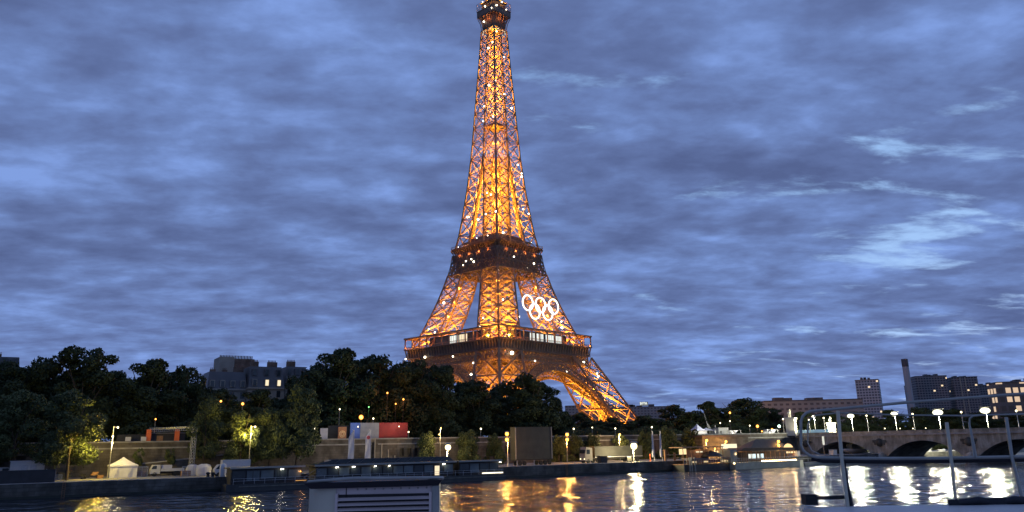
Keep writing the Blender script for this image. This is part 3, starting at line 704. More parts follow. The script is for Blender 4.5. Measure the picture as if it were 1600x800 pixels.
for k, (x, y, w, lb) in enumerate(((45, 566, 110, 'low-lying gap tree between the two leftmost tall trees'), (110, 572, 90, 'dark back-row tree behind the highest tree of the left clump'), (188, 574, 100, 'dark back-row tree filling the dip between the left clump and the gantry tree'),
        (265, 572, 90, 'dark back-row tree behind the gantry'), (316, 600, 70, 'dark back-row tree at the left end wall of the apartment building'), (372, 622, 80, 'dark back-row tree below the party wall building'), (436, 618, 80, 'dark back-row tree under the lit dormer windows'),
        (498, 562, 90, 'dark back-row tree left of the highest domed tree'), (562, 556, 90, 'dark back-row tree right of the highest domed tree'), (618, 562, 80, 'dark back-row tree behind the red banner'), (668, 566, 80, 'dark back-row tree under the left end of the tower platform'),
        (716, 592, 80, 'dark back-row tree hiding the left tower foot'), (782, 596, 80, 'dark back-row tree hiding the near tower foot'), (848, 592, 70, 'dark back-row tree right of the screen trailer'), (880, 640, 40, 'small dark back-row tree at the left edge of the open arch'))):
    T(('plane_b', 'plane_c', 'plane_a')[k % 3], 'plane_tree', lb, x, y, w, 84, UP, BK)
for x, y, w, lb in ((930, 655, 60, 'dark shrub-like tree below the open arch, left'), (975, 657, 60, 'dark shrub-like tree at the very foot of the right tower leg'), (1028, 652, 60, 'dark shrub-like tree right of the tower foot, behind the flags'), (1080, 642, 70, 'dark filling tree behind the round willows'), (1130, 634, 70, 'dark filling tree behind the grey cabin'), (1180, 636, 60, 'dark filling tree behind the low yellow light')):
    T('plane_c', 'plane_tree', lb, x, y, w, 100, UP, RT)
def hedge(name, label, x0, x1, v, h, z=UP):
    u0 = pix(x0, 680, v)[0]; u1 = pix(x1, 680, v)[0]; rnd = random.Random(int(x0)); mb = MB(); n = int((u1 - u0) * h * 16)
    for k in range(n):
        a = rnd.uniform(0, u1 - u0); hh = h * (.75 + .25 * sin(a * .35) * cos(a * .13 + 1)); p = Vector((a, rnd.uniform(-1.5, 1.5), hh * rnd.random() ** .8)); g = Vector((rnd.gauss(0, 1), rnd.gauss(0, 1), rnd.gauss(0, 1))).normalized(); e = g.orthogonal().normalized(); l = .3 * rnd.uniform(.6, 1.5)
        mb.add([p - g * l, p + e * l * .6, p + g * l, p - e * l * .6], [(0, 1, 2, 3)])
    o = mb.build(name, M['leafdark']); o.location = Q(u0, v, z); o.rotation_euler = (0, 0, TH); return tag(o, kind='stuff', label=label)
hedge('shrubbery', 'dense dark shrubbery filling the ground under the street trees', -160, 905, 76, 7.0)
hedge('shrubbery', 'dense dark shrubbery behind the lorries and cafes', 880, 1215, 90, 5.0)
hedge('shrubbery', 'dense dark shrubbery beyond the bridge', 1235, 1760, 82, 5.5)
for k, (x, y, w, lb) in enumerate(((1252, 641, 56, 'dark tree behind the near end of the bridge, right of the statue pedestal'), (1295, 640, 60, 'dark tree behind the second pale statue on the bridge'), (1345, 641, 62, 'dark tree below the pale angled tower block'),
        (1392, 638, 60, 'dark tree behind the bridge, left of the tall chimney'), (1436, 634, 58, 'dark tree at the foot of the tall chimney'), (1482, 637, 60, 'dark tree in front of the widest dark tower block'),
        (1530, 641, 62, 'dark tree in front of the striped tower block'), (1580, 644, 70, 'dark tree at the right edge of the picture, before the brightly lit building'), (1640, 640, 80, 'dark tree standing outside the picture right of the lit building'))):
    T(('plane_a', 'plane_b', 'plane_c')[k % 3], 'plane_tree', lb, x, y, w, 70, UP, BT_)

# ================================================================== street lamps
def lamp(name, label, x, bulbs, v, zbase, m, r, group=None, ybase=None, power=None, side=0.0, pole='pole', leaf_fill=0):
    """bulbs: list of (dx px, y px)"""
    u = pix(x, bulbs[0][1], v)[0]; t = qthing(name, label, 'street lamp', u, v, zbase, group)
    zs = [(pix(x + dx, y, v)) for dx, y in bulbs]; top = max(z for _, z in zs) - zbase
    mb = MB(); mb.tube([(0, 0, 0), (0, 0, .8)], .16, 8, .12); mb.tube([(0, 0, .8), (0, 0, top + .25)], .085, 6, .06); mb.build('pole', M[pole], t)
    for uu, z in zs:
        du = uu - u; z -= zbase
        if abs(du) > .15: MB().bar((0, 0, z + .1), (du, 0, z + .1), .08).build('arm', M['pole'], t)
        MB().ball((du, -.35, z), r, 1, 10).build('bulb', M[m], t)
        lamp_light((du, -.45, z - r - .25 - .3 * r), 5600 * r if m in ('sodium', 'warmlamp') else 8000 * r * min(1, r * 1.4), {'sodium': (1, .46, .10), 'warmlamp': (1, .66, .28)}.get(m, (1, .80, .42)), t, .2 + .3 * r)
        if leaf_fill: lamp_light((du - (2.6 if x < 300 else 1.3), -.2, z - .3), leaf_fill * 1.7, (1, .70, .10), t, .25)  # unseen extra light set off from the bulb to yellow the leaves
        MB().lathe((du, -.35, z + r * .75), [(r * 1.15, 0), (r * .7, r * .5), (.02, r * .6)], 10).build('lamp_hood', M['pole'], t)
    return t
QL = 'street lamps on the lower quay'
lamp('street_lamp', 'triple street lamp beside the yellow-lit leaves and the white tent', 178, [(6, 668), (-2, 682), (-3, 693)], 16.5, LQ, 'floodmid', .2, QL, leaf_fill=1100)
lamp('street_lamp', 'street lamp lighting the pair of yellow quay trees above the barge bow', 392, [(0, 678), (6, 667)], 14.5, LQ, 'floodmid', .22, QL, leaf_fill=1200)
lamp('street_lamp', 'double street lamp between the two white feather flags', 551, [(0, 680), (0, 688)], 17, LQ, 'floodmid', .3, QL)
lamp('street_lamp', 'thin street lamp with two stacked bulbs right of the red banner', 688, [(0, 669), (-3, 679)], 24, LQ, 'warmlamp', .18, QL)
lamp('flood_mast', 'very bright floodlight mast rising behind the barge roof', 699, [(0, 699)], 8, LQ, 'floodmid', .75, QL)
lamp('street_lamp', 'double orange street lamp at the barge stern beside the dark screen trailer', 793, [(-2, 678), (-2, 687)], 4, LQ, 'sodium', .5, QL, pole='whitepaint')
lamp('street_lamp', 'double street lamp midway between the screen trailer and the lorry', 885, [(0, 679), (0, 687)], 20, LQ, 'sodium', .5, QL)
lamp('street_lamp', 'double street lamp behind the lorry trailer, left of the bright floodlight', 967, [(0, 679), (0, 688)], 24, LQ, 'warmlamp', .34, QL)
lamp('flood_mast', 'brightest floodlight on a mast at the quay edge before the lorry trailer', 989, [(0, 697)], 3.5, LQ, 'floodmid', .95, QL)
lamp('street_lamp', 'orange street lamp behind the left end of the floating cafe', 1103, [(0, 688)], 20, LQ, 'sodium', .45, QL)
lamp('street_lamp', 'orange street lamp right above the lit sign of the floating cafe', 1133, [(0, 690)], 20, LQ, 'sodium', .45, QL)
lamp('street_lamp', 'small warm lamp at the awning of the floating cafe', 1116, [(0, 701)], 1.5, LQ, 'sodium', .3, QL)
lamp('street_lamp', 'double orange street lamp beside the glowing dome canopy', 1215, [(0, 690), (0, 698)], 12, LQ, 'sodium', .5, QL)
# bridge lamps: bright floods, heads oversized to carry their glare in the shape
for x, y, r, lb in ((1272, 651, .7, 'smallest bright bridge lamp next to the statue pedestal'), (1330, 650, 1.25, 'bright bridge lamp above the first arch, right of the second statue'), (1398, 647, 1.2, 'bright bridge lamp below and left of the tall chimney'),
                 (1466, 644.5, 1.6, 'brightest bridge lamp, in front of the widest dark tower block'), (1540, 641.5, 1.5, 'bright bridge lamp nearest the right edge, before the lit building')):
    # far side of the bridge: u = UB+17
    d = ray(x, y); n = UX; s = (UB + 17.6 + O.dot(UX)) / d.dot(UX); p = d * s + Vector((0, 0, HC)); u, v = QI(p)
    t = qthing('bridge_flood', lb, 'street lamp', u, v, UP + .3, 'bright lamps on the bridge')
    z = p.z - UP - .3; MB().tube([(0, 0, 0), (0, 0, z + .2)], .1, 6, .07).build('pole', M['pole'], t)
    MB().ball((-.3, 0, z), r, .62, 12).build('bulb', M['flood'], t); lamp_light((-.6, 0, z - r * .62 - .5), 19000 * r * r, (1, .96, .70), t, .55)
    MB().box(-.2, .5, -r, r, z + r * .64, z + r * .64 + .12).build('lamp_hood', M['pole'], t)
for x, y, lb in ((1264, 657, 'unlit slim lamp post on the bridge beside the statue pedestal'), (1287, 654, 'slim pale lamp post on the bridge left of the second statue'), (1354, 650.5, 'slim pale lamp post on the bridge above the boat under the first arch'), (1426, 648, 'slim pale lamp post on the bridge left of the brightest lamp'),
              (1502, 645, 'slim pale lamp post on the bridge right of the brightest lamp'), (1588, 643, 'slim pale lamp post on the bridge at the right edge')):
    d = ray(x, y); s = (UB + 1.4 + O.dot(UX)) / d.dot(UX); p = d * s + Vector((0, 0, HC)); u, v = QI(p)
    t = qthing('bridge_lamp', lb, 'street lamp', u, v, UP + .3, 'slim lamp posts on the bridge'); z = p.z - UP - .3
    MB().tube([(0, 0, 0), (0, 0, z)], .13, 6, .08).build('pole', M['whitepaint'], t); MB().ball((0, 0, z + .2), .3, 1, 8).build('lantern', M['dimlamp'], t)
M['leafgreen'] = globe('green_bulb', (.3, 1.0, .3), 5, .3)
# small distant lights on poles on the upper street
SL = 'small distant street lights'
for x, y, m, v, r, lb in ((492, 670, 'dimlamp', 40, .25, 'small yellowish street light left of the white panel'), (530.5, 639.5, 'dimlamp', 45, .22, 'tiny street light above the orange emblem panel'), (583, 654, 'dimlamp', 45, .25, 'small white street light above the white banner'),
        (619.5, 670, 'dimlamp', 36, .25, 'small street light in front of the red banner'), (638, 675, 'dimlamp', 36, .22, 'small street light just right of the red banner'), (751, 670, 'dimlamp', 44, .28, 'small yellow street light left of the double orange lamp'),
        (754, 684, 'bluelamp', 40, .22, 'small blue light left of the double orange lamp'), (896, 670, 'dimlamp', 46, .28, 'small yellow street light right of the lamp by the lorry'), (925, 668, 'dimlamp', 46, .2, 'faint white street light over the lorry cab'),
        (961, 669.5, 'dimlamp', 46, .28, 'small yellow street light over the lorry trailer'), (1018, 667.5, 'dimlamp', 46, .3, 'small yellow street light just above the first flagpole'), (564, 652, 'orangelamp', 50, .7, 'orange flame-like light above the tricolour hoarding'),
        (576, 636, 'leafgreen', 47, .2, 'small green light in the leaves above the white banner'), (605, 614, 'orangelamp', 58, .3, 'orange light glimpsed high in the leaves above the red banner'), (630, 624, 'orangelamp', 56, .3, 'orange light glimpsed in the leaves left of the tower'), (618, 631, 'orangelamp', 57, .25, 'lowest orange light glimpsed in the leaves above the red banner'),
        (345, 627, 'orangelamp', 44, .3, 'orange light glimpsed in the trees left of the building middle'), (379, 631, 'orangelamp', 44, .4, 'orange light glimpsed in the trees below the building middle'),
        (243, 655, 'orangelamp', 45, .22, 'twin-headed street light above the gantry beam'), (1140, 645, 'orangelamp', 60, .45, 'orange street light high on a pole before the dark trees'), (1140, 658, 'dimlamp', 58, .25, 'white street light below the high orange one'),
        (1125, 661, 'dimlamp', 60, .25, 'small white street light above the grey cabin'), (1183, 666, 'orangelamp', 50, .6, 'low yellow light above the quay ramp'), (1190, 674, 'orangelamp', 45, .3, 'orange light low above the quay ramp'), (1206, 671, 'orangelamp', 45, .45, 'orange light left of the statue pedestal'),
        (1217, 666, 'greenlamp', 50, .55, 'greenish white light left of the statue pedestal'), (1223, 655, 'dimlamp', 44, .3, 'white street light on a pale pole left of the statue'), (1171, 665, 'dimlamp', 40, .25, 'white light on a pole above the dark pitched roof'),
        (1382, 669.5, 'dimlamp', 60, .25, 'tiny yellow light on the bridge horizon left of the chimney'), (1406, 669.5, 'dimlamp', 60, .22, 'tiny yellow light on the bridge horizon below the chimney'), (1446, 669, 'dimlamp', 60, .22, 'tiny yellow light left of the widest tower block'), (1426, 669.5, 'dimlamp', 60, .25, 'tiny yellow light below the chimney foot')):
    u, z = pix(x, y, v); t = qthing('street_light', lb, 'street light', u, v, UP, SL)
    MB().tube([(0, 0, 0), (0, 0, z - UP)], .1, 6, .07).build('pole', M['black' if v > 46 else 'pole'], t); MB().ball((0, -.15, z - UP), r, 1, 8).build('bulb', M[m], t)
    if m in ('orangelamp', 'leafgreen') and v > 46: lamp_light((0, -1.2, z - UP - .3), 420, (1, .28, .07) if m == 'orangelamp' else (.25, 1, .25), t, .3)

# ================================================================== bridge
br = qthing('stone_bridge', 'long stone arch bridge with flat deck and round-arched spans on the right', 'bridge', UB, 0, 0, turn=radians(90))
# local x = along +v, local y = -u direction (towards camera side is +y)
PIT = 28.7; WB = 19.0
mb = MB(); n = 28
def arch_span(c, full=True):
    """one span centred on local x=c"""
    a0 = c - PIT / 2; a1 = c + PIT / 2; hw = PIT / 2 - 1.7; zs, zc_ = 1.2, 6.35
    prev = None
    for k in range(n + 1):
        s = -hw + 2 * hw * k / n; R_ = (hw * hw + (zc_ - zs) ** 2) / (2 * (zc_ - zs)); z = zc_ - R_ + sqrt(R_ * R_ - s * s); cur = (c + s, z)
        if prev:
            (x0, z0), (x1, z1) = prev, cur
            mb.add([(x0, 0, z0), (x1, 0, z1), (x1, 0, 8.0), (x0, 0, 8.0)], [(0, 1, 2, 3)]); mb.add([(x0, -WB, z0), (x1, -WB, z1), (x1, -WB, 8.0), (x0, -WB, 8.0)], [(0, 3, 2, 1)])
            mb.add([(x0, 0, z0), (x1, 0, z1), (x1, -WB, z1), (x0, -WB, z0)], [(0, 3, 2, 1)])
        prev = cur
    for xa, xb in ((a0, a0 + 1.7), (a1 - 1.7, a1)): mb.box(xa, xb, -WB, 0, -1, 8.0)
for k in range(-3, 1): arch_span(k * PIT + PIT / 2 - 0.0)
mb.box(PIT, 42, -WB, 0, 0, 8.0)
mb.build('masonry', M['bridge'], br)
for k in range(-3, 1):
    m2 = MB(); c = k * PIT + PIT / 2; hw = PIT / 2 - 1.7; zs, zc_ = 1.2, 6.35; R_ = (hw * hw + (zc_ - zs) ** 2) / (2 * (zc_ - zs)); R2 = R_ + .8
    P0 = [(c + R_ * sin(a), zc_ - R_ + R_ * cos(a)) for a in [(-1 + 2 * i / 24) * asin(hw / R_) for i in range(25)]]
    P1 = [(c + R2 * sin(a), zc_ - R_ + R2 * cos(a)) for a in [(-1 + 2 * i / 24) * asin(hw / R_) for i in range(25)]]
    for i in range(24):
        q = [P0[i], P0[i + 1], P1[i + 1], P1[i]]; m2.add([(x, .12, z) for x, z in q] + [(x, -.1, z) for x, z in q], [(0, 1, 2, 3), (0, 4, 5, 1), (3, 2, 6, 7), (1, 5, 6, 2), (0, 3, 7, 4)])
    m2.build('arch_ring', M['bridge'], br)
for k in range(-2, 2):     # cutwaters with a carved emblem above
    x = k * PIT; m2 = MB(); m2.lathe((x, 0, -1), [(1.7, 0), (1.7, 3.2), (1.2, 3.6), (.02, 4.1)], 14); m2.build('cutwater', M['bridge'], br)
    m2 = MB(); m2.lathe((x, .2, 5.9), [(.02, -1.3), (.8, -1.0), (1.15, 0), (.8, 1.0), (.02, 1.3)], 10); m2.box(x - 2.4, x + 2.4, .02, .3, 5.9, 6.7); m2.box(x - 1.8, x + 1.8, .02, .4, 5.2, 5.9); m2.build('carved_eagle', M['stone_dark'], br)
MB().box(-4 * PIT, 42, .0, .5, 8.0, 8.45).build('cornice', M['kerb'], br)
MB().box(-4 * PIT, 42, -WB, -.4, 8.003, UP + .3).build('deck', M['paving'], br)
for s, y0, y1 in (('near', -.35, .0), ('far', -WB, -WB + .35)):
    m2 = MB(); m2.box(-4 * PIT, 42, y0, y1, 8.45, 9.25); m2.box(-4 * PIT, 42, y0 - .08, y1 + .1, 9.253, 9.45); m2.build('parapet', M['bridge'], br)
# floodlit strip on the approach
def statue(x, y0, y1, w, label, uoff, power):
    d = ray(x, y1); s = (UB + uoff + O.dot(UX)) / d.dot(UX); p = d * s + Vector((0, 0, HC)); u, v = QI(p); k = p.y / FPX
    t = qthing('statue', label, 'statue', u, v, UP, 'pale statues at the bridge end', turn=radians(25)); H = (y1 - y0) * k; W_ = w * k / 2
    m2 = MB(); hp = H * .68; m2.box(-W_ * 1.15, W_ * 1.15, -W_ * 1.15, W_ * 1.15, 0, hp * .12); m2.box(-W_, W_, -W_, W_, hp * .12, hp * .9); m2.box(-W_ * 1.2, W_ * 1.2, -W_ * 1.2, W_ * 1.2, hp * .9, hp); m2.build('pedestal', M['cream2'], t)
    s_ = H * .32; m3 = MB()       # a standing figure beside a rearing horse
    m3.tube([(-.1 * s_, 0, hp), (-.08 * s_, 0, hp + .45 * s_), (0, 0, hp + .8 * s_)], .13 * s_, 8, .15 * s_); m3.tube([(.1 * s_, 0, hp), (.07 * s_, 0, hp + .45 * s_)], .08 * s_, 8, .11 * s_)
    m3.tube([(0, 0, hp + .78 * s_), (-.22 * s_, 0, hp + .55 * s_), (-.3 * s_, .05, hp + .75 * s_)], .06 * s_, 6, .04 * s_); m3.ball((0, 0, hp + .93 * s_), .09 * s_, 1.2, 8)
    m3.build('figure', M['cream2'], t)
    m4 = MB(); m4.tube([(-.75 * s_, 0, hp + .4 * s_), (-.5 * s_, 0, hp + .5 * s_), (-.25 * s_, 0, hp + .58 * s_)], .17 * s_, 8, .15 * s_); m4.tube([(-.28 * s_, 0, hp + .58 * s_), (-.2 * s_, 0, hp + .8 * s_), (-.36 * s_, 0, hp + .86 * s_)], .1 * s_, 6, .06 * s_)
    for lx in (-.7, -.6, -.36, -.28): m4.tube([(lx * s_, (.06 if lx in (-.7, -.36) else -.06) * s_, hp + .4 * s_), (lx * s_ + .03, 0, hp)], .05 * s_, 6, .03 * s_)
    m4.build('horse', M['cream2'], t)
    # two projectors at the foot
    for q in (-1, 1):
        MB().box(q * 2.2 - .2, q * 2.2 + .2, -5.6, -5.2, .1, .4).build('projector', M['pole'], t)
        l = lamp_light((q * 2.2, -5.4, .9), power, (1.0, .93, .68), t, .15); l.data.type = 'SPOT'; l.data.spot_size = radians(75); l.data.spot_blend = .6
        l.rotation_euler = (Vector((0, 0, H * .62)) - Vector((q * 2.2, -5.4, .9))).to_track_quat('-Z', 'Y').to_euler()
M['cream2'] = mat('statue_stone', (0.52, 0.49, 0.40), 0.8, 0.1, 1)
statue(1238, 643, 682, 13, 'pale floodlit statue on a tall pedestal at the near end of the bridge', -3.2, 5000)
statue(1300, 650, 677, 10, 'second, farther floodlit statue on a pale pedestal across the bridge roadway', 23, 7000)

# ================================================================== far buildings
def block(name, label, x0, x1, ytop, Y, m, roof='zinc', turn=0.0, depth=18, group='far tower blocks', setbacks=()):
    p0 = atY(x0, ytop, Y); p1 = atY(x1, ytop, Y); w = (p1.x - p0.x); h = (p0.z + p1.z) / 2 - UP
    t = thing(name, label, 'building', ((p0.x + p1.x) / 2, Y, UP), turn, group)
    MB().box(-w / 2, w / 2, 0, depth, 0, h).build('walls', m, t); mb = MB()
    mb.box(-w / 2 - .3, w / 2 + .3, -.3, depth + .3, h + .01, h + .8)
    rnd = random.Random(int(x0))
    for k in range(4): a = rnd.uniform(-w * .4, w * .3); mb.box(a, a + w * .1, depth * .3, depth * .6, h + .81, h + rnd.uniform(2, 4))
    mb.build('roof', M[roof], t); return t, w, h
fg = facade('tower_block_facade', (0.20, 0.19, 0.19), (0.045, 0.05, 0.06), 3.2, 3.0, .015)
fg2 = facade('pale_block_facade', (0.45, 0.45, 0.46), (0.10, 0.11, 0.13), 3.0, 3.0, .01)
fg3 = facade('long_building_facade', (0.24, 0.25, 0.25), (0.09, 0.09, 0.1), 4.5, 3.6, 0.004, mort=.45)
fg4 = facade('lit_building_facade', (0.13, 0.12, 0.11), (0.10, 0.09, 0.07), 5.5, 7.0, .5, (1, .72, .48), .75, .3)
t, w, h = block('tower_block', 'pale angled residential tower block left of the tall chimney', 1337, 1370, 594, 900, fg2, turn=radians(-28), depth=22)
t, w, h = block('tower_block', 'widest dark tower block right of the tall chimney', 1431, 1477, 588, 1000, fg, turn=radians(-10), depth=26)
t, w, h = block('tower_block', 'striped tower block with two pale vertical bands', 1489, 1525, 589.5, 1000, fg, turn=radians(-12), depth=26)
MB().box(-w * .22, -w * .16, -.4, -.01, 0, h).build('pale_band', M['cream'], t); MB().box(-w * .02, w * .03, -.4, -.01, 0, h).build('pale_band', M['cream'], t)
block('apartment_block', 'lower dark block just left of the widest tower block', 1424, 1436, 602, 1040, fg, depth=20)
block('apartment_block', 'lower dark block between the widest and the striped tower block', 1474, 1492, 603, 1060, fg, depth=20)
block('apartment_block', 'low wide dark block right of the striped tower block', 1520, 1562, 602, 1040, fg, depth=20)
block('apartment_block', 'tall building at the right edge with large brightly lit windows', 1561, 1640, 597, 640, fg4, turn=radians(-8), depth=20)
block('museum_building', 'long low pale building with a flat roof behind the statue', 1196, 1345, 626, 620, fg3, depth=30, turn=radians(-6), group='long buildings')
block('apartment_block', 'distant low building seen through the tower arch', 884, 962, 634, 1100, fg3, depth=20, group='long buildings')
block('apartment_block', 'distant low building with a lit white roof sign right of the tower foot', 962, 1046, 636, 1100, fg3, depth=20, group='long buildings')
p = atY(1000, 633, 1098); q = atY(1012, 627, 1098); t = thing('roof_sign', 'lit white sign on the roof of the distant building right of the tower foot', 'sign', (p.x, 1097.5, p.z))
m2 = MB(); wd = q.x - p.x
m2.box(0, wd, 0, .4, 0, .3); rnd = random.Random(3); xx = 0
while xx < wd - 1: m2.box(xx, xx + .35, -.3, 0, .5, 4); m2.box(xx, xx + 1.2, -.3, 0, rnd.choice((.5, 2, 3.4)), rnd.choice((1.2, 2.6, 4))); xx += 1.7
m2.build('lettering', M['whitewin'], t); MB().box(-.3, wd + .3, .5, .7, -1, 4.3).build('frame', M['dark'], t)
# tall chimney
p0 = atY(1423.5, 640, 950); ptop = atY(1413, 561, 950); Hh = ptop.z - UP; t = thing('industrial_chimney', 'tall pale square chimney with a dark top band', 'chimney', (ptop.x, 950, UP))
MB().lathe((0, 0, 0), [(4.6, 0), (3.9, Hh - 9)], 4).build('shaft', M['cream3'] if 'cream3' in M else mat('chimney_concrete', (0.36, 0.36, 0.37), .8, .1, .05), t)
MB().lathe((0, 0, Hh - 8.99), [(4.1, 0), (4.1, 9), (.02, 9)], 4).build('dark_band', mat('chimney_band', (0.09, 0.075, 0.075), .8, .1, .1), t)

# slate-roofed apartment building on the left
def haussmann(x0, x1, y_eave, y_roof, v, label, seed, lit=()):
    u0 = pix(x0, 620, v)[0]; u1 = pix(x1, 620, v)[0]; ze = pix((x0 + x1) / 2, y_eave, v)[1] - UP; zr = pix((x0 + x1) / 2, y_roof, v)[1] - UP
    t = qthing('apartment_building', label, 'building', u0, v, UP, 'slate-roofed apartment buildings'); w = u1 - u0; D = 14
    MB().box(0, w, 0, D, 0, ze).build('walls', M['cream'], t); MB().box(-.2, w + .2, -.5, D + .2, ze + .003, ze + .5).build('cornice', M['cream'], t)
    mb = MB(); zm = ze + .5; mb.add([(0, 0, zm), (w, 0, zm), (w, D, zm), (0, D, zm), (0.8, 2.2, zr), (w - .8, 2.2, zr), (w - .8, D - 2.2, zr), (.8, D - 2.2, zr)], [(0, 1, 5, 4), (1, 2, 6, 5), (2, 3, 7, 6), (3, 0, 4, 7), (4, 5, 6, 7)])
    rf = mb.build('mansard_roof', M['zinc'], t)
    rnd = random.Random(seed)
    cx = 1.5
    while cx < w - 3:
        cw = rnd.uniform(1.2, 3.2); ch = rnd.uniform(.8, 2.2); m2 = MB(); m2.box(cx, cx + cw, D * .35, D * .35 + 1.2, zr - .2, zr + ch)
        for q in range(int(cw / .45)): m2.tube([(cx + .25 + q * .45, D * .35 + .6, zr + ch), (cx + .25 + q * .45, D * .35 + .6, zr + ch + .6)], .13, 6)
        m2.build('chimney', M['brick'], rf); cx += cw + rnd.uniform(1.2, 3.4)
    n = max(3, int(w / 3.0)); hm = (zr - zm)
    rows = 2 if hm > 5.5 else 1; idx = 0
    for r in range(rows):
        for k in range(n):
            x = (k + .5) * w / n; z0 = zm + .5 + r * hm * .48; hh = min(1.9, hm * .36); yb = 2.2 * (z0 - zm) / hm
            m2 = MB(); m2.box(x - .75, x + .75, yb - .25, yb + 1.6, z0, z0 + hh + .25); fr = m2.build('dormer', M['cream'] if r == 0 else M['zinc'], rf)
            on = (r, k) in lit; MB().box(x - .5, x + .5, yb - .3, yb - .255, z0 + .1, z0 + hh).build('window', M['warmwin'] if on else M['glass'], rf)
    fl = int(ze / 3.1)
    for r in range(max(0, fl - 3), fl):
        for k in range(n):
            x = (k + .5) * w / n; z0 = ze - (fl - r) * 3.1 + .6; MB().box(x - .6, x + .6, -.06, -.004, z0, z0 + 2.0).build('window', M['glass'], t)
    return t, u0, w, zr
haussmann(322, 386, 610, 580, 100, 'slate-roofed apartment building left half with dark dormers', 4)
haussmann(387, 444, 608, 572, 98, 'slate-roofed apartment building with four lit dormer windows', 5, lit=((0, 1), (0, 2), (0, 3), (0, 4), (0, 5)))
haussmann(445, 482, 606, 572, 100, 'slate-roofed apartment building half hidden by the domed dark tree', 6, lit=((0, 0),))
haussmann(-30, 26, 590, 556, 112, 'slate-roofed apartment building rising above the trees at the far left edge', 7)
u0 = pix(343, 570, 118)[0]; u1 = pix(397, 570, 118)[0]; z1 = pix(370, 558, 118)[1] - UP
t = qthing('party_wall_building', 'taller brown building with blank chimney wall behind the slate roofs', 'building', u0, 118, UP)
MB().box(0, (u1 - u0) * .42, 0, 10, 0, z1).build('pale_wall', M['cream'], t); MB().box((u1 - u0) * .42 + .01, (u1 - u0), 0, 10, 0, z1 - .5).build('brick_wall', M['brick'], t)
m2 = MB()
for k in range(22): xx = .4 + (u1 - u0 - .8) * k / 21; m2.tube([(xx, 2, z1 - .4), (xx, 2, z1 + .7)], .18, 6)
m2.build('chimney_pots', M['brick'], t)

# ================================================================== lower quay, left part
def at_ground(x, y, z=LQ, lim=21.5):
    u, v = QI(atz(x, y, z))
    return (u, v) if v <= lim else (pix(x, y, lim)[0], lim)
def kpx(u, v): return Q(u, v).y / FPX
# white tent
u, v = at_ground(190, 745); k = kpx(u, v); t = qthing('marquee_tent', 'white peaked marquee tent on the lower quay beside the triple street lamp', 'tent', u, v, LQ)
a = 2.5; m2 = MB()
hz_ = 2.4
for (x0, y0), (x1, y1) in (((-a, -a), (a, -a)), ((a, -a), (a, a)), ((a, a), (-a, a)), ((-a, a), (-a, -a))):
    n = 6
    for q in range(n):
        f0, f1 = q / n, (q + 1) / n; b0 = .12 * sin(q * 2.1); b1 = .12 * sin((q + 1) * 2.1); nx, ny = (y1 - y0) / (2 * a), -(x1 - x0) / (2 * a)
        A = (x0 + (x1 - x0) * f0 + nx * b0, y0 + (y1 - y0) * f0 + ny * b0); B = (x0 + (x1 - x0) * f1 + nx * b1, y0 + (y1 - y0) * f1 + ny * b1)
        m2.add([(*A, 0), (*B, 0), (x0 + (x1 - x0) * f1, y0 + (y1 - y0) * f1, hz_), (x0 + (x1 - x0) * f0, y0 + (y1 - y0) * f0, hz_)], [(0, 1, 2, 3)])
m2.build('side_walls', M['white'], t); m2 = MB(); b = a + .12
rings_ = [(b, hz_ - .25), (b, hz_ + .02), (b * .62, hz_ + .5), (b * .28, hz_ + 1.05), (.05, hz_ + 1.6)]
for (r0, z0), (r1, z1) in zip(rings_, rings_[1:]):
    c0 = [(-r0, -r0, z0), (r0, -r0, z0), (r0, r0, z0), (-r0, r0, z0)]; c1 = [(-r1, -r1, z1), (r1, -r1, z1), (r1, r1, z1), (-r1, r1, z1)]
    m2.add(c0 + c1, [(i, (i + 1) % 4, 4 + (i + 1) % 4, 4 + i) for i in range(4)])
m2.build('canopy', M['white'], t)
# site cabin and hoarding
u, v = at_ground(40, 750); t = qthing('site_cabin', 'white site cabin standing behind the dark hoarding at the left', 'cabin', u, v + .5, LQ)
MB().box(-2.9, 2.9, 0, 2.6, .15, 3.55).build('walls', M['whitepaint'], t); MB().box(-3.0, 3.0, -.1, 2.7, 3.56, 3.72).build('roof', M['white'], t)
for a in (-1.0, .5): MB().box(a, a + 1.1, -.06, -.003, 1.8, 2.9).build('shutter', M['metal'], t)
u, v = at_ground(14, 751); t = qthing('small_van', 'dark-windowed white van nose by the hoarding at the left edge', 'van', u - 1, v + 3, LQ)
MB().prism([(-2.3, .4), (1.9, .4), (2.1, 1.2), (1.3, 1.6), (.6, 2.5), (-2.3, 2.55)], 0, 1.9).build('body', M['whitepaint'], t); MB().prism([(.7, 1.65), (1.2, 1.6), (.55, 2.35), (-.4, 2.35), (-.4, 1.65)], -.02, 1.92).build('window', M['glass'], t)
for a in (-1.5, 1.4):
    for b in (-.03, 1.7): MB().tube([(a, b, .38), (a, b + .22, .38)], .38, 12).build('wheel', M['black'], t)
uL, vL = at_ground(-5, 757); uR, vR = at_ground(83, 752.5); t = qthing('hoarding', 'long dark site hoarding in front of the white cabin', 'fence', uL, vL, LQ); w = uR - uL
MB().box(0, w, 0, .1, 0, 2.25).build('panel', M['dark'], t); m2 = MB(); n = 6
for q in range(n + 1): m2.box(w * q / n - .04, w * q / n + .04, .101, .18, 0, 2.35)
m2.build('post', M['metal'], t)
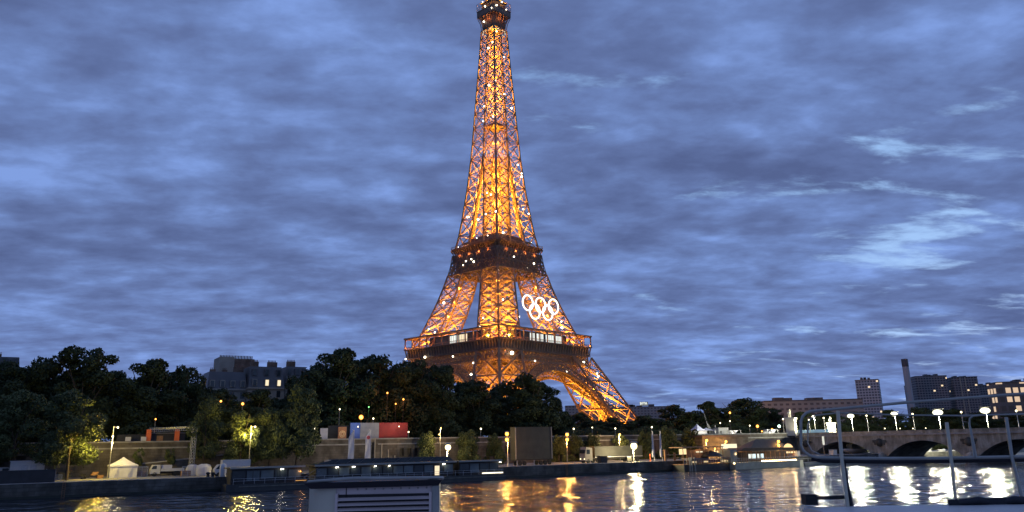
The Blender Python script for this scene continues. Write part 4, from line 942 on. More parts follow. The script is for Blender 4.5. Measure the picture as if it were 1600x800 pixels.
for x0, x1, y, lb in ((27, 50, 755, 'metal crowd barrier in front of the dark hoarding'), (73, 96, 752, 'metal crowd barrier at the right end of the dark hoarding')):
    ua, va = at_ground(x0, y); ub, vb = at_ground(x1, y - .8); t = qthing('crowd_barrier', lb, 'barrier', ua, va, LQ, 'metal crowd barriers'); w = ub - ua
    m2 = MB()
    for z in (.25, 1.1): m2.bar((0, 0, z), (w, 0, z), .05)
    for q in range(17): m2.bar((w * q / 16, 0, .25), (w * q / 16, 0, 1.1), .035 if q % 16 else .06)
    for q in (0.1, .9): m2.bar((w * q, -.35, .02), (w * q, .35, .02), .06); m2.bar((w * q, 0, 0), (w * q, 0, .3), .05)
    m2.build('frame', M['metal'], t)
# site fence panels beside the truck
for x0, x1, lb in ((212, 230, 'mesh fence panel between the white tent and the flatbed truck'), (284, 298, 'mesh fence panel right behind the gantry leg')):
    ua, va = at_ground(x0, 745); ub, vb = at_ground(x1, 744); t = qthing('mesh_fence', lb, 'fence', ua, va, LQ, 'mesh fence panels'); w = ub - ua; m2 = MB()
    for z in (.1, 2.0): m2.bar((0, 0, z), (w, 0, z), .07)
    for q in range(13): m2.bar((w * q / 12, 0, .1), (w * q / 12, 0, 2.0), .03 if q % 6 else .08)
    for q in range(5): m2.bar((0, 0, .4 + q * .35), (w, 0, .4 + q * .35), .03)
    m2.build('mesh_panel', M['metal'], t); MB().box(.2, w - .2, 1.2, 3, 0, 1.1).build('stacked_boards', M['wood'], t)
# stacked site material near the lamp
for x, y, s, lb, mm in ((102, 741, 1.6, 'dark heap of covered site material left of the young tree', 'darkgreen'), (150, 742, 1.2, 'low stack of timber on the quay left of the white tent', 'wood'), (131, 747, .9, 'small dark bundle lying on the open paving left of the white tent', 'black'), (92, 741, 1.4, 'grey covered pallet right of the hoarding', 'darkgreen')):
    u, v = at_ground(x, y); m2 = MB(); rnd = random.Random(int(x))
    for q in range(4): a = rnd.uniform(-s, s * .4); m2.box(a, a + s * .9, -s * .4 + .1 * q, s * .4, .001 + q * .25 * s, (q + 1) * .25 * s)
    o = m2.build('material_stack', M[mm]); o.location = Q(u, v, LQ); o.rotation_euler = (0, 0, TH + .2); tag(o, lb, 'stack', 'stacks of site material')
# flatbed truck
u, v = at_ground(234, 743.5); t = qthing('flatbed_truck', 'small white flatbed truck parked before the sloping ramp wall', 'truck', u, v, LQ)
MB().prism([(0, .5), (1.9, .5), (1.9, 2.25), (.45, 2.25), (.05, 1.4)], 0, 1.9).build('cab', M['whitepaint'], t)
MB().prism([(.2, 1.45), (1.2, 1.45), (1.2, 2.1), (.5, 2.1)], -.03, 1.93).build('window', M['glass'], t)
MB().box(2.0, 6.6, 0, 2.0, .95, 1.1).box(2.0, 6.6, 0, .05, 1.1, 1.5).box(2.0, 6.6, 1.95, 2.0, 1.1, 1.5).box(6.55, 6.6, .05, 1.95, 1.1, 1.5).build('flatbed', M['whitepaint'], t)
MB().box(.3, 6.4, .5, 1.4, .55, .9).build('chassis', M['black'], t); MB().box(2.2, 4.2, .3, 1.6, 1.11, 2.2).build('load', M['white'], t)
for a in (.9, 4.9, 5.8):
    for b in (0, 1.7): MB().tube([(a, b, .42), (a, b + .25, .42)], .42, 14).build('wheel', M['black'], t)
# wrapped pallets
for x, w, h, lb in ((302, 2.2, 2.2, 'left of two white sheeted loads at the gantry leg'), (320, 2.6, 2.3, 'right of two white sheeted loads, left of the barge bow')):
    u, v = at_ground(x, 743); m2 = MB(); n = 18
    m2.lathe((0, 0, 0), [(w * .55, 0), (w * .56, h * .6), (w * .45, h * .9), (w * .2, h), (.02, h)], n)
    m2.v = [(x_ * (1 + .08 * sin(7 * y_ + z_)), y_ * .8 * (1 + .08 * cos(5 * x_)), z_) for x_, y_, z_ in m2.v]
    o = m2.build('sheeted_load', M['white']); o.location = Q(u, v + 1.5, LQ); o.rotation_euler = (0, 0, TH); tag(o, lb, 'load', 'white sheeted loads')
# gantry
uB_, vB_ = at_ground(298, 741); pB = Q(uB_, vB_, LQ); ztop = pix(300, 669, vB_)[1]; uA, _ = pix(231, 690, 36)
t = thing('truss_gantry', 'metal truss gantry reaching from the upper street down to the lower quay', 'gantry', pB, 0)
pa = Q(uA, 36, UP) - pB; zt = ztop - LQ; m2 = MB()
def truss(mb, a, b, w, n, tk=.07):
    a = Vector(a); b = Vector(b); d = (b - a).normalized(); e = d.orthogonal().normalized() * w / 2; g = d.cross(e).normalized() * w / 2; cs = [e + g, e - g, -e - g, -e + g]
    for i in range(4): mb.bar(a + cs[i], b + cs[i], tk)
    for k in range(n):
        p = a.lerp(b, k / n); q = a.lerp(b, (k + 1) / n)
        for i in range(4): mb.bar(p + cs[i], q + cs[(i + 1) % 4], tk * .6)
truss(m2, (0, 0, 0), (0, 0, zt), .75, 16); m2.build('post', M['metal'], t); m2 = MB(); truss(m2, (pa.x, pa.y, pa.z), (pa.x, pa.y, zt), .6, 8); m2.build('post', M['metal'], t)
m2 = MB(); truss(m2, (0, 0, zt), (pa.x, pa.y, zt), .6, 22); m2.build('beam', M['metal'], t); MB().box(-.7, .7, -.7, .7, 0, .3).build('base_plate', M['dark'], t)
for x in (231, 275.5):
    u, z = pix(x, 691, 35); zt2 = pix(x, 671, 35)[1]; m2 = MB().box(-.48, .48, -.4, .4, 0, zt2 - UP); m2.box(-.6, .6, -.5, .5, -.001, .15)
    o = m2.build('orange_post', M['orange']); o.location = Q(u, 35, UP); o.rotation_euler = (0, 0, TH)
    tag(o, 'orange wrapped post at the left end of the gantry beam' if x < 240 else 'orange wrapped post under the middle of the gantry beam', 'post', 'orange wrapped posts')
for x, lb in ((200, 'small white notice board left of the orange posts'), (224, 'small white notice board right beside the left orange post')):
    u, z = pix(x, 687, 34); t = qthing('notice_board', lb, 'sign', u, 33.9, UP, 'small white notice boards'); MB().box(-.55, .55, 0, .05, 1.1, 1.95).build('panel', M['white'], t); MB().box(-.45, -.38, .051, .12, 0, 1.9).box(.38, .45, .051, .12, 0, 1.9).build('post', M['pole'], t)
u, z = pix(255, 685, 38); t = qthing('dark_kiosk', 'dark closed kiosk between the two orange posts', 'kiosk', u, 37, UP); MB().box(-3.2, 4.5, 0, 3, 0, 2.7).build('walls', M['dark'], t); MB().box(-3.4, 4.7, -.3, 3.1, 2.71, 2.85).build('roof', M['pole'], t); MB().box(-1.5, -.2, -.05, -.003, .1, 2.2).build('door', M['wood'], t)
# white locker at the barge bow, white van behind
u = pix(347, 750, .9)[0]; v = .9; t = qthing('white_mooring_post', 'round white capped post at the quay edge by the barge bow', 'post', u, v, LQ)
MB().lathe((0, 0, 0), [(.62, 0), (.62, 2.0), (.5, 2.3), (.2, 2.5), (.02, 2.55)], 18).build('post_body', M['whitepaint'], t); MB().lathe((0, 0, .3), [(.64, 0), (.66, .05), (.64, .1)], 18).build('band', M['metal'], t)
u, v = pix(366, 730, 7); t = qthing('box_van', 'white box van parked behind the barge bow', 'van', u - 2.5, 6, LQ)
MB().box(0, 5.4, 0, 2.1, .6, 3.1).build('body', M['whitepaint'], t); MB().prism([(-1.4, .5), (-.01, .5), (-.01, 2.3), (-.7, 2.2), (-1.4, 1.3)], .05, 2.05).build('cab', M['whitepaint'], t); MB().prism([(-1.2, 1.4), (-.3, 1.4), (-.3, 2.1), (-.65, 2.05)], .02, 2.08).build('window', M['glass'], t)
for a in (-.6, 4.2):
    for b in (0.0, 1.9): MB().tube([(a, b, .4), (a, b + .22, .4)], .4, 12).build('wheel', M['black'], t)
for x in (328, 338):
    u, v = at_ground(x, 747); m2 = MB().lathe((0, 0, 0), [(.3, 0), (.28, .5), (.42, .6), (.42, .75), (.2, .85), (.02, .88)], 12); o = m2.build('mooring_bollard', M['dark']); o.location = Q(u, .6, LQ + .16)
    tag(o, 'squat dark mooring bollard ' + ('nearer the gantry leg' if x == 328 else 'nearer the white capped post'), 'bollard', 'dark mooring bollards')

# ================================================================== barge
ub0 = pix(356, 750, -7)[0]; ub1 = pix(790, 745, -7)[0]; LB = ub1 - ub0
bg_ = qthing('houseboat_barge', 'long dark houseboat barge with glass walls moored along the quay', 'barge', ub0, -7.2, 0)
hull = MB(); n = 5
hp = [(0, 1.2), (1.5, 0.2), (4, 0), (LB, 0), (LB, 6.4), (4, 6.4), (1.5, 6.2), (0, 5.2)]
hull.add([(x, y, -.6) for x, y in hp] + [(x, y, 1.25) for x, y in hp], [tuple(range(8))[::-1], tuple(range(8, 16))] + [(i, (i + 1) % 8, 8 + (i + 1) % 8, 8 + i) for i in range(8)]); hull.build('hull', M['hulldark'], bg_)
MB().box(2, LB - .1, -.08, -.003, .75, .95).build('rubbing_strake', mat('worn_strake', (.12, .12, .10), .7, .3, 1), bg_)
S1 = LB * .235; segs = [(.8, S1), (S1 + 2.8, LB * .79), (LB * .815, LB - 1.2)]
for i, (a, b) in enumerate(segs):
    cabn = MB().box(a, b, 1.2, 5.6, 1.26, 4.0).build('cabin', M['dark'], bg_)
    n = max(3, int((b - a) / 2.3)); rnd = random.Random(i)
    for k in range(n):
        x0 = a + (b - a) * k / n + .14; x1 = a + (b - a) * (k + 1) / n - .14
        mm = 'glassgrey' if rnd.random() < .6 else 'glass'; MB().box(x0, x1, 1.1, 1.197, 1.75 + (0 if rnd.random() < .4 else .35), 3.6).build('window', M[mm], cabn)
    MB().box(a - .5, b + .5, .55, 6.0, 4.01, 4.22).build('roof', M['dark'], bg_)
    MB().box(a - .5, b + .5, .38, .548, 3.98, 4.3).build('roof_edge', M['steel'], bg_)
gl = MB(); a, b = S1 + 2.6, LB * .80; gl.prism([(a, 4.31), (a + 4, 5.15), (b - 1, 5.15), (b, 4.31)], 2.2, 5.2); gl.build('roof_lantern', M['glass'], bg_)
m2 = MB(); k = a + 4
while k < b - 1: m2.bar((k, 2.15, 4.3), (k + 1.5, 2.15, 5.2), .12); k += 2.6
m2.bar((a + 3, 2.1, 5.2), (b - 1, 2.1, 5.2), .12); m2.build('roof_bars', M['zinc'], bg_)
m2 = MB()
for z in (1.85, 2.25): m2.bar((1, .25, z), (LB - .5, .25, z), .045)
k = 1
while k < LB: m2.bar((k, .25, 1.25), (k, .25, 2.25), .05); k += 1.9
m2.build('railing', M['metal'], bg_)
def bx_at(x): return pix(x, 735, -6)[0] - ub0
for x, y, s in ((440, 732, 1.0), (526, 729, .9), (552, 729, .9), (586, 729, .5), (608, 729, .5), (693, 725, .8), (781, 719, .7)):
    bx = bx_at(x); z = 3.66; MB().box(bx - s * .35, bx + s * .35, .95, 1.08, z, z + .14).build('deck_lamp', M['decklamp'] if 'decklamp' in M else M.setdefault('decklamp', emit('deck_lamp_glass', (1, .95, .8), 7)), bg_); lamp_light((bx, .6, z - .1), 26, (1, .88, .65), bg_, .1)
for x, m_ in ((469, 'orangelamp'),): MB().ball((bx_at(x), .9, 3.2), .13, 1, 8).build('cabin_light', M[m_], bg_)
lamp_light((bx_at(469), .2, 3.2), 30, (1, .5, .2), bg_, .1); 
MB().box(bx_at(461), bx_at(477), .3, .5, 1.5, 1.6).build('lit_sill', emit('warm_strip', (1, .5, .15), .8), bg_)
MB().box(bx_at(750), bx_at(782), .10, .28, 1.45, 1.68).build('lit_step', emit('white_strip', (1, .93, .7), 2.2), bg_)
MB().box(bx_at(679), bx_at(686), 1.0, 1.09, 1.5, 3.4).build('lit_doorway', M['warmwin'], bg_)
for x in (360, 394, 436, 447): MB().bar((bx_at(x), .4, 1.25), (bx_at(x), .4, 3.98), .1).build('awning_post', M['dark'], bg_)
m2 = MB(); 
for q in range(6): m2.bar((S1 + .6 + q * .55, 1.0, 1.3 + q * .35), (S1 + .6 + q * .55, 2.2, 1.3 + q * .35), .3, .06)
m2.bar((S1 + .4, 1, 2.0), (S1 + 3.6, 1, 4.0), .07); m2.build('stairs', M['pole'], bg_)

# ================================================================== signs and flags above the wall
def panel(x0, x1, y0, y1, v, mt, label, name='sign_panel', cat='sign', parent=None, zb=None):
    ua, za = pix(x0, y1, v); ub, zb_ = pix(x1, y0, v); t = qthing(name, label, cat, ua, v, UP) ; w = ub - ua; zt = zb_ - UP
    MB().box(0, w, 0, .12, .25, zt).build('panel', M[mt], t); MB().box(.1, .2, .121, .22, 0, zt).box(w - .2, w - .1, .121, .22, 0, zt).build('support', M['pole'], t); return t, w, zt
panel(500, 512.5, 669, 687, 33.8, 'white', 'plain white panel above the quay wall left of the orange emblem panel')
t, w, zt = panel(528, 541.5, 667, 688, 33.8, 'orangecloth' if 'orangecloth' in M else M.setdefault('orangecloth', mat('orange_cloth', (.5, .22, .10), .7, .2, .5)) and 'orangecloth', 'orange panel with a pale round emblem above the quay wall')
m2 = MB(); cx, cz = w / 2, zt * .55
for R_ in (.75, .38):
    for k in range(24): a, b = 2 * pi * k / 24, 2 * pi * (k + 1) / 24; m2.bar((cx + R_ * cos(a), -.05, cz + R_ * sin(a)), (cx + R_ * cos(b), -.05, cz + R_ * sin(b)), .06, .16)
for k in range(8): a = 2 * pi * k / 8; m2.bar((cx + .4 * cos(a), -.05, cz + .4 * sin(a)), (cx + .75 * cos(a), -.05, cz + .75 * sin(a)), .06, .1)
m2.build('emblem', mat('pale_gold_emblem', (.85, .6, .3), .6), t)
u0, u1 = pix(547, 680, 35)[0], pix(637, 680, 35)[0]; ztop = pix(590, 660.5, 35)[1] - UP
t = qthing('tricolour_hoarding', 'long hoarding in blue, white and red panels above the quay wall', 'banner', u0, 35, UP)
def fr(x): return pix(x, 680, 35)[0] - u0
for a, b, mm in ((547, 562.5, 'blue'), (562.5, 592, 'greycloth'), (592, 637, 'red')): MB().box(fr(a) + .02, fr(b) - .02, 0, .15, .1, ztop).build('banner_panel', M[mm], t)
m2 = MB()
for k in range(13): x = (u1 - u0) * k / 12; m2.box(x - .05, x + .05, .16, .3, 0, ztop)
m2.build('scaffold', M['pole'], t)
for x in (556, 620): MB().ball((fr(x), -1.4, ztop - 1.0), .16, 1, 8).build('panel_lamp', M['dimlamp'], t)
lamp_light((fr(553), -2.2, ztop - .8), 50, (.8, .9, 1), t, .2); lamp_light((fr(620), -2.2, ztop - .6), 120, (1, .8, .7), t, .2); lamp_light((fr(602), -2.2, ztop - 1), 30, (1, .8, .7), t, .2)
u0, u1 = pix(512.5, 680, 36)[0], pix(547, 680, 36)[0]; zt = pix(530, 665, 36)[1] - UP; o = MB().box(0, u1 - u0, 0, .1, 0, zt).build('dark_hoarding', M['dark']); o.location = Q(u0, 36, UP); o.rotation_euler = (0, 0, TH); tag(o, 'dark blue-black hoarding behind the orange emblem panel', 'fence')
u0, u1 = pix(183, 680, 39)[0], pix(228, 680, 39)[0]; zt = pix(200, 679, 39)[1] - UP; o = MB().box(0, u1 - u0, 0, .1, 0, zt).build('dark_hoarding', M['dark']); o.location = Q(u0, 39, UP); o.rotation_euler = (0, 0, TH); tag(o, 'dark hoarding behind the two small white notice boards', 'fence')
def flag(x, y0, yb, v, label, lean=0, emblem=False, narrow=1.0):
    u, zt = pix(x, y0, v); t = qthing('feather_flag', label, 'flag', u, v, LQ, 'white feather flags'); h = zt - LQ
    MB().tube([(0, 0, 0), (0, 0, h * .7), (-.12, 0, h * .96), (-.5, 0, h)], .055, 6).build('pole', M['whitepaint'], t); m2 = MB(); n = 14; pr = []
    for k in range(n + 1):
        z = h * (.16 + .83 * k / n); wv = (1.35 if k < n - 3 else 1.35 * (n - k) / 3.5 + .1) * narrow; pr.append([(-wv * q / 4, .14 * sin(z * 1.1 + q * 1.3) * q / 4, z - .12 * q / 4 * (k == 0)) for q in range(5)])
    for k in range(n):
        for q in range(4): m2.add([pr[k][q], pr[k][q + 1], pr[k + 1][q + 1], pr[k + 1][q]], [(0, 1, 2, 3)], True)
    m2.build('cloth', M['white'], t)
    if emblem:
        m3 = MB(); m3.tube([(-.65, -.16, h * .8), (-.65, -.10, h * .8)], .42, 14); m3.build('emblem', mat('dull_red_emblem', (.4, .06, .08), .6), t)
    return t
flag(554, 671, 711, 15.5, 'white feather flag just left of the double street lamp by the tricolour hoarding')
flag(580, 671, 711, 15.5, 'white feather flag with a small red emblem before the white banner', emblem=True)
flag(1020, 673, 722, 1.6, 'tall narrow white flag on the quay right of the brightest floodlight', narrow=.5)
flag(1032, 673, 722, 1.9, 'second tall narrow white flag, nearer the floating cafe', narrow=.5)
# stairs and balustrade right of the flags
u0 = pix(582, 700, 31)[0]; t = qthing('quay_stairs', 'stone stair flight with pale posts climbing the wall below the red banner', 'stairs', u0, 29.5, LQ); m2 = MB()
for k in range(18): m2.box(k * .42, (k + 1) * .42, 0, 1.9, 0, UP - LQ - k * .34)
m2.build('steps', M['stone'], t); m2 = MB()
for k in range(5): m2.box(k * 1.8 - .12, k * 1.8 + .12, -.25, -.003, 0, UP - LQ - k * 1.8 / .42 * .34 + 1.1)
m2.build('railing_post', M['cream'], t)

# ================================================================== trailers and lorries
u, v = at_ground(806, 722); v = 9; u = pix(806, 700, v)[0]; u2 = pix(862, 700, v)[0]; zt = pix(834, 667, v)[1] - LQ
t = qthing('screen_trailer', 'tall dark sheeted box trailer beside the double orange street lamp', 'trailer', u, v, LQ); w = u2 - u
MB().box(0, w, 0, 2.6, 1.45, zt).build('box_body', M['darkgreen'], t); MB().box(-.1, w + .1, -.08, 2.7, 1.2, 1.44).build('chassis', M['black'], t); MB().box(-.15, .1, -.1, -.003, 1.45, zt).build('corner_post', M['pole'], t); MB().box(w - .1, w + .15, -.1, -.003, 1.45, zt).build('corner_post', M['pole'], t)
for a in (.12, .24, .7, .82, .94):
    for b in (0.05, 2.2): MB().tube([(w * a, b, .52), (w * a, b + .3, .52)], .52, 14).build('wheel', M['black'], t)
for a in (.03, .5): MB().bar((w * a, .1, 0), (w * a, .1, 1.2), .14).build('support_leg', M['metal'], t)
v = 9.5; u = pix(914, 710, v)[0]; u2 = pix(1004, 710, v)[0]; zt = pix(960, 697, v)[1] - LQ
t = qthing('articulated_lorry', 'articulated lorry with its cab lit, parked left of the brightest floodlight', 'lorry', u, v, LQ); w = u2 - u
cab = MB().prism([(0, .6), (2.4, .6), (2.4, zt * .92), (.5, zt * .98), (.05, zt * .5)], 0, 2.5).build('cab', mat('cab_paint', (.30, .27, .22), .4, .1, 1), t)
MB().prism([(.5, zt * .55), (1.6, zt * .55), (1.6, zt * .82), (.6, zt * .82)], -.03, 2.53).build('side_window', M['glass'], cab); MB().bar((.16, .2, zt * .7), (.16, 2.3, zt * .7), .4, .9).build('windscreen', M['glass'], cab)
for b in (.35, 2.1): MB().box(-.06, 0.02, b - .15, b + .15, .95, 1.15).build('headlight', M['dimlamp'], cab)
MB().box(3.2, w, 0, 2.55, 1.3, zt).build('trailer_body', M['darkgreen'], t); MB().box(3.2, w, -.05, -.003, 1.35, 1.5).build('side_strip', M['metal'], t); MB().box(1.0, w, .5, 2.0, .9, 1.29).build('chassis', M['black'], t)
for a in (1.1, 4.2, w - 4.4, w - 3.1, w - 1.8):
    for b in (0.0, 2.2): MB().tube([(a, b, .52), (a, b + .3, .52)], .52, 14).build('wheel', M['black'], t)
u, v = at_ground(944, 727.5); v = max(v, 2); u = pix(944, 720, v)[0]; t = qthing('waste_skip', 'small dark waste container near the quay edge before the lorry cab', 'skip', u, v, LQ)
MB().prism([(-.9, .15), (.9, .15), (1.15, 1.7), (-1.15, 1.7)], 0, 1.5).build('container', M['dark'], t); MB().box(-1.2, 1.2, -.08, 1.6, 1.71, 1.85).build('lid', M['black'], t)
for a in (-.7, .7): MB().tube([(a, .1, .15), (a, .2, .15)], .15, 8).build('castor', M['metal'], t)
u = pix(988, 720, 3.5)[0]; t = qthing('generator_trolley', 'small dark generator at the foot of the brightest floodlight mast', 'generator', u, 4.6, LQ); MB().box(-.75, .75, 0, 1.1, .35, 1.3).build('casing', M['darkgreen'], t); MB().box(-.8, .8, -.05, 1.15, 1.31, 1.4).build('lid', M['pole'], t)
for a in (-.5, .5): MB().tube([(a, -.1, .3), (a, .06, .3)], .3, 10).build('wheel', M['black'], t)

# ================================================================== floating cafes, right
def lights_row(parent, pts, r, m):
    for p in pts: MB().ball(p, r, 1, 6).build('festoon_bulb', M[m], parent)
M['festoon'] = emit('festoon_bulb_glass', (1, .66, .28), 22); M['warmpanel'] = emit('lit_panel', (1, .74, .38), 1.25); M['creampanel'] = emit('lit_sign', (1, .9, .6), 1.2)
# first: timber cafe pontoon 1058..1140
a0 = pix(1042, 725, -3)[0]; a1 = pix(1146, 725, -3)[0]; L1 = a1 - a0
t = qthing('floating_cafe', 'timber floating cafe with flat canopy and warm lit end wall', 'boat', a0, -5, 0, 'floating cafes')
MB().box(4, L1, 0, 4.6, -.5, 1.5).build('hull', M['hulldark'], t); MB().box(3.8, L1, -.1, 4.7, 1.51, 1.7).build('deck', M['wood'], t)
def c1(x): return pix(x, 715, -3)[0] - a0
zz = lambda y, x=1100: pix(x, y, -3)[1]
MB().box(c1(1058), c1(1122), -.3, 4.9, zz(699), zz(699) + .22).build('canopy', M['wood'], t)
for x in (1059, 1072, 1085, 1098, 1111, 1121): MB().bar((c1(x), -.1, 1.7), (c1(x), -.1, zz(699)), .13).build('canopy_post', M['wood'], t)
MB().box(c1(1060), c1(1071), 1.5, 1.6, zz(709), zz(700.5)).build('lit_wall', M['warmpanel'], t); MB().box(c1(1106), c1(1121), 1.5, 1.6, zz(709), zz(705)).build('lit_wall', M['warmpanel'], t)
MB().box(c1(1071) + .2, c1(1106) - .2, 1.7, 1.8, 1.7, zz(702)).build('back_wall', M['wood'], t); MB().box(c1(1086), c1(1096), 1.4, 1.5, zz(706.5), zz(705)).build('bar_light', M['creampanel'], t)
MB().lathe((c1(1106), .6, zz(713)), [(3.0, 0), (2.2, .7), (.05, 1.5)], 8).build('parasol', M['dark'], t)
MB().box(c1(1066), c1(1144), -.2, 2.4, zz(716.5), zz(716.5) + .15).build('lower_roof', M['pole'], t)
for x in (1077, 1095, 1123, 1131): MB().box(c1(x) - .7, c1(x) + .7, .2, .3, zz(722), zz(720)).build('lit_window', M['warmpanel'], t)
m2 = MB()
for k in range(24): x = 4 + (L1 - 4.2) * k / 23; m2.bar((x, -.15, 1.7), (x, -.15, 2.7), .06)
for z in (2.2, 2.7): m2.bar((4, -.15, z), (L1, -.15, z), .06)
m2.build('railing', M['metal'], t); 
for x in (1066, 1090, 1112): lamp_light((c1(x), .6, zz(703)), 60, (1, .62, .3), t, .15)
for x in (1066, 1069, 1074): MB().bar((c1(x), -.6, -1), (c1(x), -.6, 3.4), .3).build('mooring_pile', M['pole'], t)
# orange fences and gangway on the quay right of flags
u = pix(1045, 715, 3)[0]; t = qthing('site_gate', 'timber gate posts with a gangway rail right of the white flags', 'gate', u, 2.5, LQ)
for x in (-1.5, 1.8, 4.6): MB().box(x - .22, x + .22, 0, .4, 0, 3.0 if x == -1.5 else 2.2).build('gate_post', M['wood'], t)
MB().bar((-1.5, .2, 1.6), (4.6, .2, 1.6), .1).bar((-1.5, .2, .8), (4.6, .2, .8), .08).build('rail', M['metal'], t)
u = pix(1021, 720, 4)[0]; m2 = MB().lathe((0, 0, 0), [(.35, 0), (.32, .1), (.14, .15), (.1, 1.5), (.22, 1.7), (.02, 2.0)], 10); o = m2.build('orange_marker', M['orange']); o.location = Q(u - .6, 4.5, LQ); tag(o, 'orange traffic marker between the two narrow white flags', 'marker')
# second: restaurant boat 1140..1252
b0 = pix(1140, 725, -5)[0]; b1 = pix(1256, 722, -5)[0]; L2 = b1 - b0
t = qthing('restaurant_boat', 'restaurant boat with pale hull, dark canopy and a row of warm bulbs', 'boat', b0, -7, 0, 'floating cafes')
hp = [(0, 0), (L2 - 4, 0), (L2, 2.2), (L2, 4.2), (L2 - 4, 6), (0, 6)]
MB().add([(x, y, -.5) for x, y in hp] + [(x, y, 1.7) for x, y in hp], [tuple(range(6))[::-1], tuple(range(6, 12))] + [(i, (i + 1) % 6, 6 + (i + 1) % 6, 6 + i) for i in range(6)]).build('hull', M['hullgreen'], t)
def c2(x): return pix(x, 715, -6)[0] - b0
z2 = lambda y: pix(1195, y, -6)[1]
MB().box(c2(1142), c2(1152), 1, 5, 1.71, z2(701)).build('wheelhouse', M['hullgreen'], t)
MB().prism([(c2(1154), z2(704)), (c2(1240), z2(704)), (c2(1238), z2(700)), (c2(1160), z2(699))], .2, 5.8).build('canopy', M['wooddark'] if 'wooddark' in M else M.setdefault('wooddark', mat('dark_brown_canvas', (.06, .035, .025), .7, .3, .6)), t)
for k in range(12): x = c2(1156) + (c2(1238) - c2(1156)) * k / 11; MB().bar((x, .4, 1.7), (x, .4, z2(704)), .1).build('canopy_post', M['wood'], t)
MB().box(c2(1142), c2(1248), 5.2, 5.3, 1.71, z2(706)).build('back_wall', M['wooddark'], t)
lights_row(t, [(c2(1187 + k * 2.75), .2, z2(720)) for k in range(20)], .17, 'festoon'); lights_row(t, [(c2(1143 + k * 2.6), .2, z2(722)) for k in range(9)], .16, 'festoon')
MB().box(c2(1186), c2(1240), .3, .4, 1.72, z2(723)).build('lit_bulwark', M['wood'], t)
for x, w in ((1182, 2.2), (1188, 1.4), (1194, 1.0), (1200, 1.6)): MB().box(c2(x) - w * .35, c2(x) + w * .35, 3, 3.1, z2(716), z2(709)).build('lit_screen', emit('cool_screen', (.75, .95, 1), 1.3) if x in (1188, 1200) else M['whitewin'], t)
for x in (1150, 1200, 1212, 1225, 1238): lamp_light((c2(x), 1.0, z2(708)), 75, (1, .6, .28), t, .15)
m2 = MB(); 
for z in (2.3, 2.8): m2.bar((0, .1, z), (L2 - 4, .1, z), .05)
for k in range(30): x = (L2 - 4) * k / 29; m2.bar((x, .1, 1.7), (x, .1, 2.8), .05)
m2.build('railing', M['metal'], t)
# lit sign, dome canopy
u, z = pix(1128.5, 701, 1.5); u2, z2_ = pix(1151, 693.5, 1.5); t = qthing('lit_sign', 'cream glowing sign board above the wheelhouse of the restaurant boat', 'sign', u, 1.5, LQ)
MB().box(0, u2 - u, 0, .3, z - LQ, z2_ - LQ).build('light_box', M['creampanel'], t); MB().box(.3, .45, .31, .45, 0, z - LQ + .5).box(u2 - u - .45, u2 - u - .3, .31, .45, 0, z - LQ + .5).build('support', M['pole'], t)
u, z = pix(1232, 702, 3); k = Q(u, 3).y / FPX; t = qthing('dome_canopy', 'glowing half-dome canopy over the quay beside the double orange lamp', 'canopy', u, 3, LQ); R_ = 9 * k * .8; zt = z - LQ
m2 = MB(); m2.lathe((0, 0, zt), [(R_ * cos(a), R_ * 1.15 * sin(a)) for a in [pi / 2 * i / 8 for i in range(9)]], 18); m2.build('dome', emit('glowing_canvas', (1, .66, .3), 1.5), t)
for a in range(6): MB().bar((R_ * cos(a * pi / 3), R_ * sin(a * pi / 3), 0), (R_ * cos(a * pi / 3), R_ * sin(a * pi / 3), zt), .12).build('post', M['wood'], t)
MB().box(-2.6, 2.6, -.2, .1, zt - 1.1, zt - .6).build('lit_valance', M['warmpanel'], t); lamp_light((0, -1.5, zt - 1.5), 300, (1, .6, .3), t, .3)
# dark pitched roofs behind cafe
u, z = pix(1190, 700, 12); z1 = pix(1195, 686, 12)[1] - LQ; t = qthing('quay_pavilion', 'low pavilion with a dark pitched roof behind the restaurant boat', 'pavilion', u - 5, 11, LQ)
MB().box(0, 16, .4, 5.6, 0, z - LQ).build('walls', M['wooddark'], t); MB().add([(-1, 0, z - LQ), (17, 0, z - LQ), (17, 6, z - LQ), (-1, 6, z - LQ), (5, 3, z1), (13, 3, z1)], [(0, 1, 5, 4), (1, 2, 5), (2, 3, 4, 5), (3, 0, 4), (0, 3, 2, 1)]).build('roof', M['dark'], t)
u, z = pix(1122, 690, 24); t = qthing('exhibition_shed', 'long pale lamp-lit shed wall behind the floating cafe', 'shed', pix(1094, 690, 24)[0], 23, LQ); w = pix(1166, 690, 24)[0] - pix(1094, 690, 24)[0]; h = pix(1130, 683, 24)[1] - LQ
MB().box(0, w, 0, 6, 0, h).build('walls', M['stone'], t); MB().box(-.4, w + .4, -.5, 6.4, h + .003, h + .6).build('roof', M['wooddark'], t)
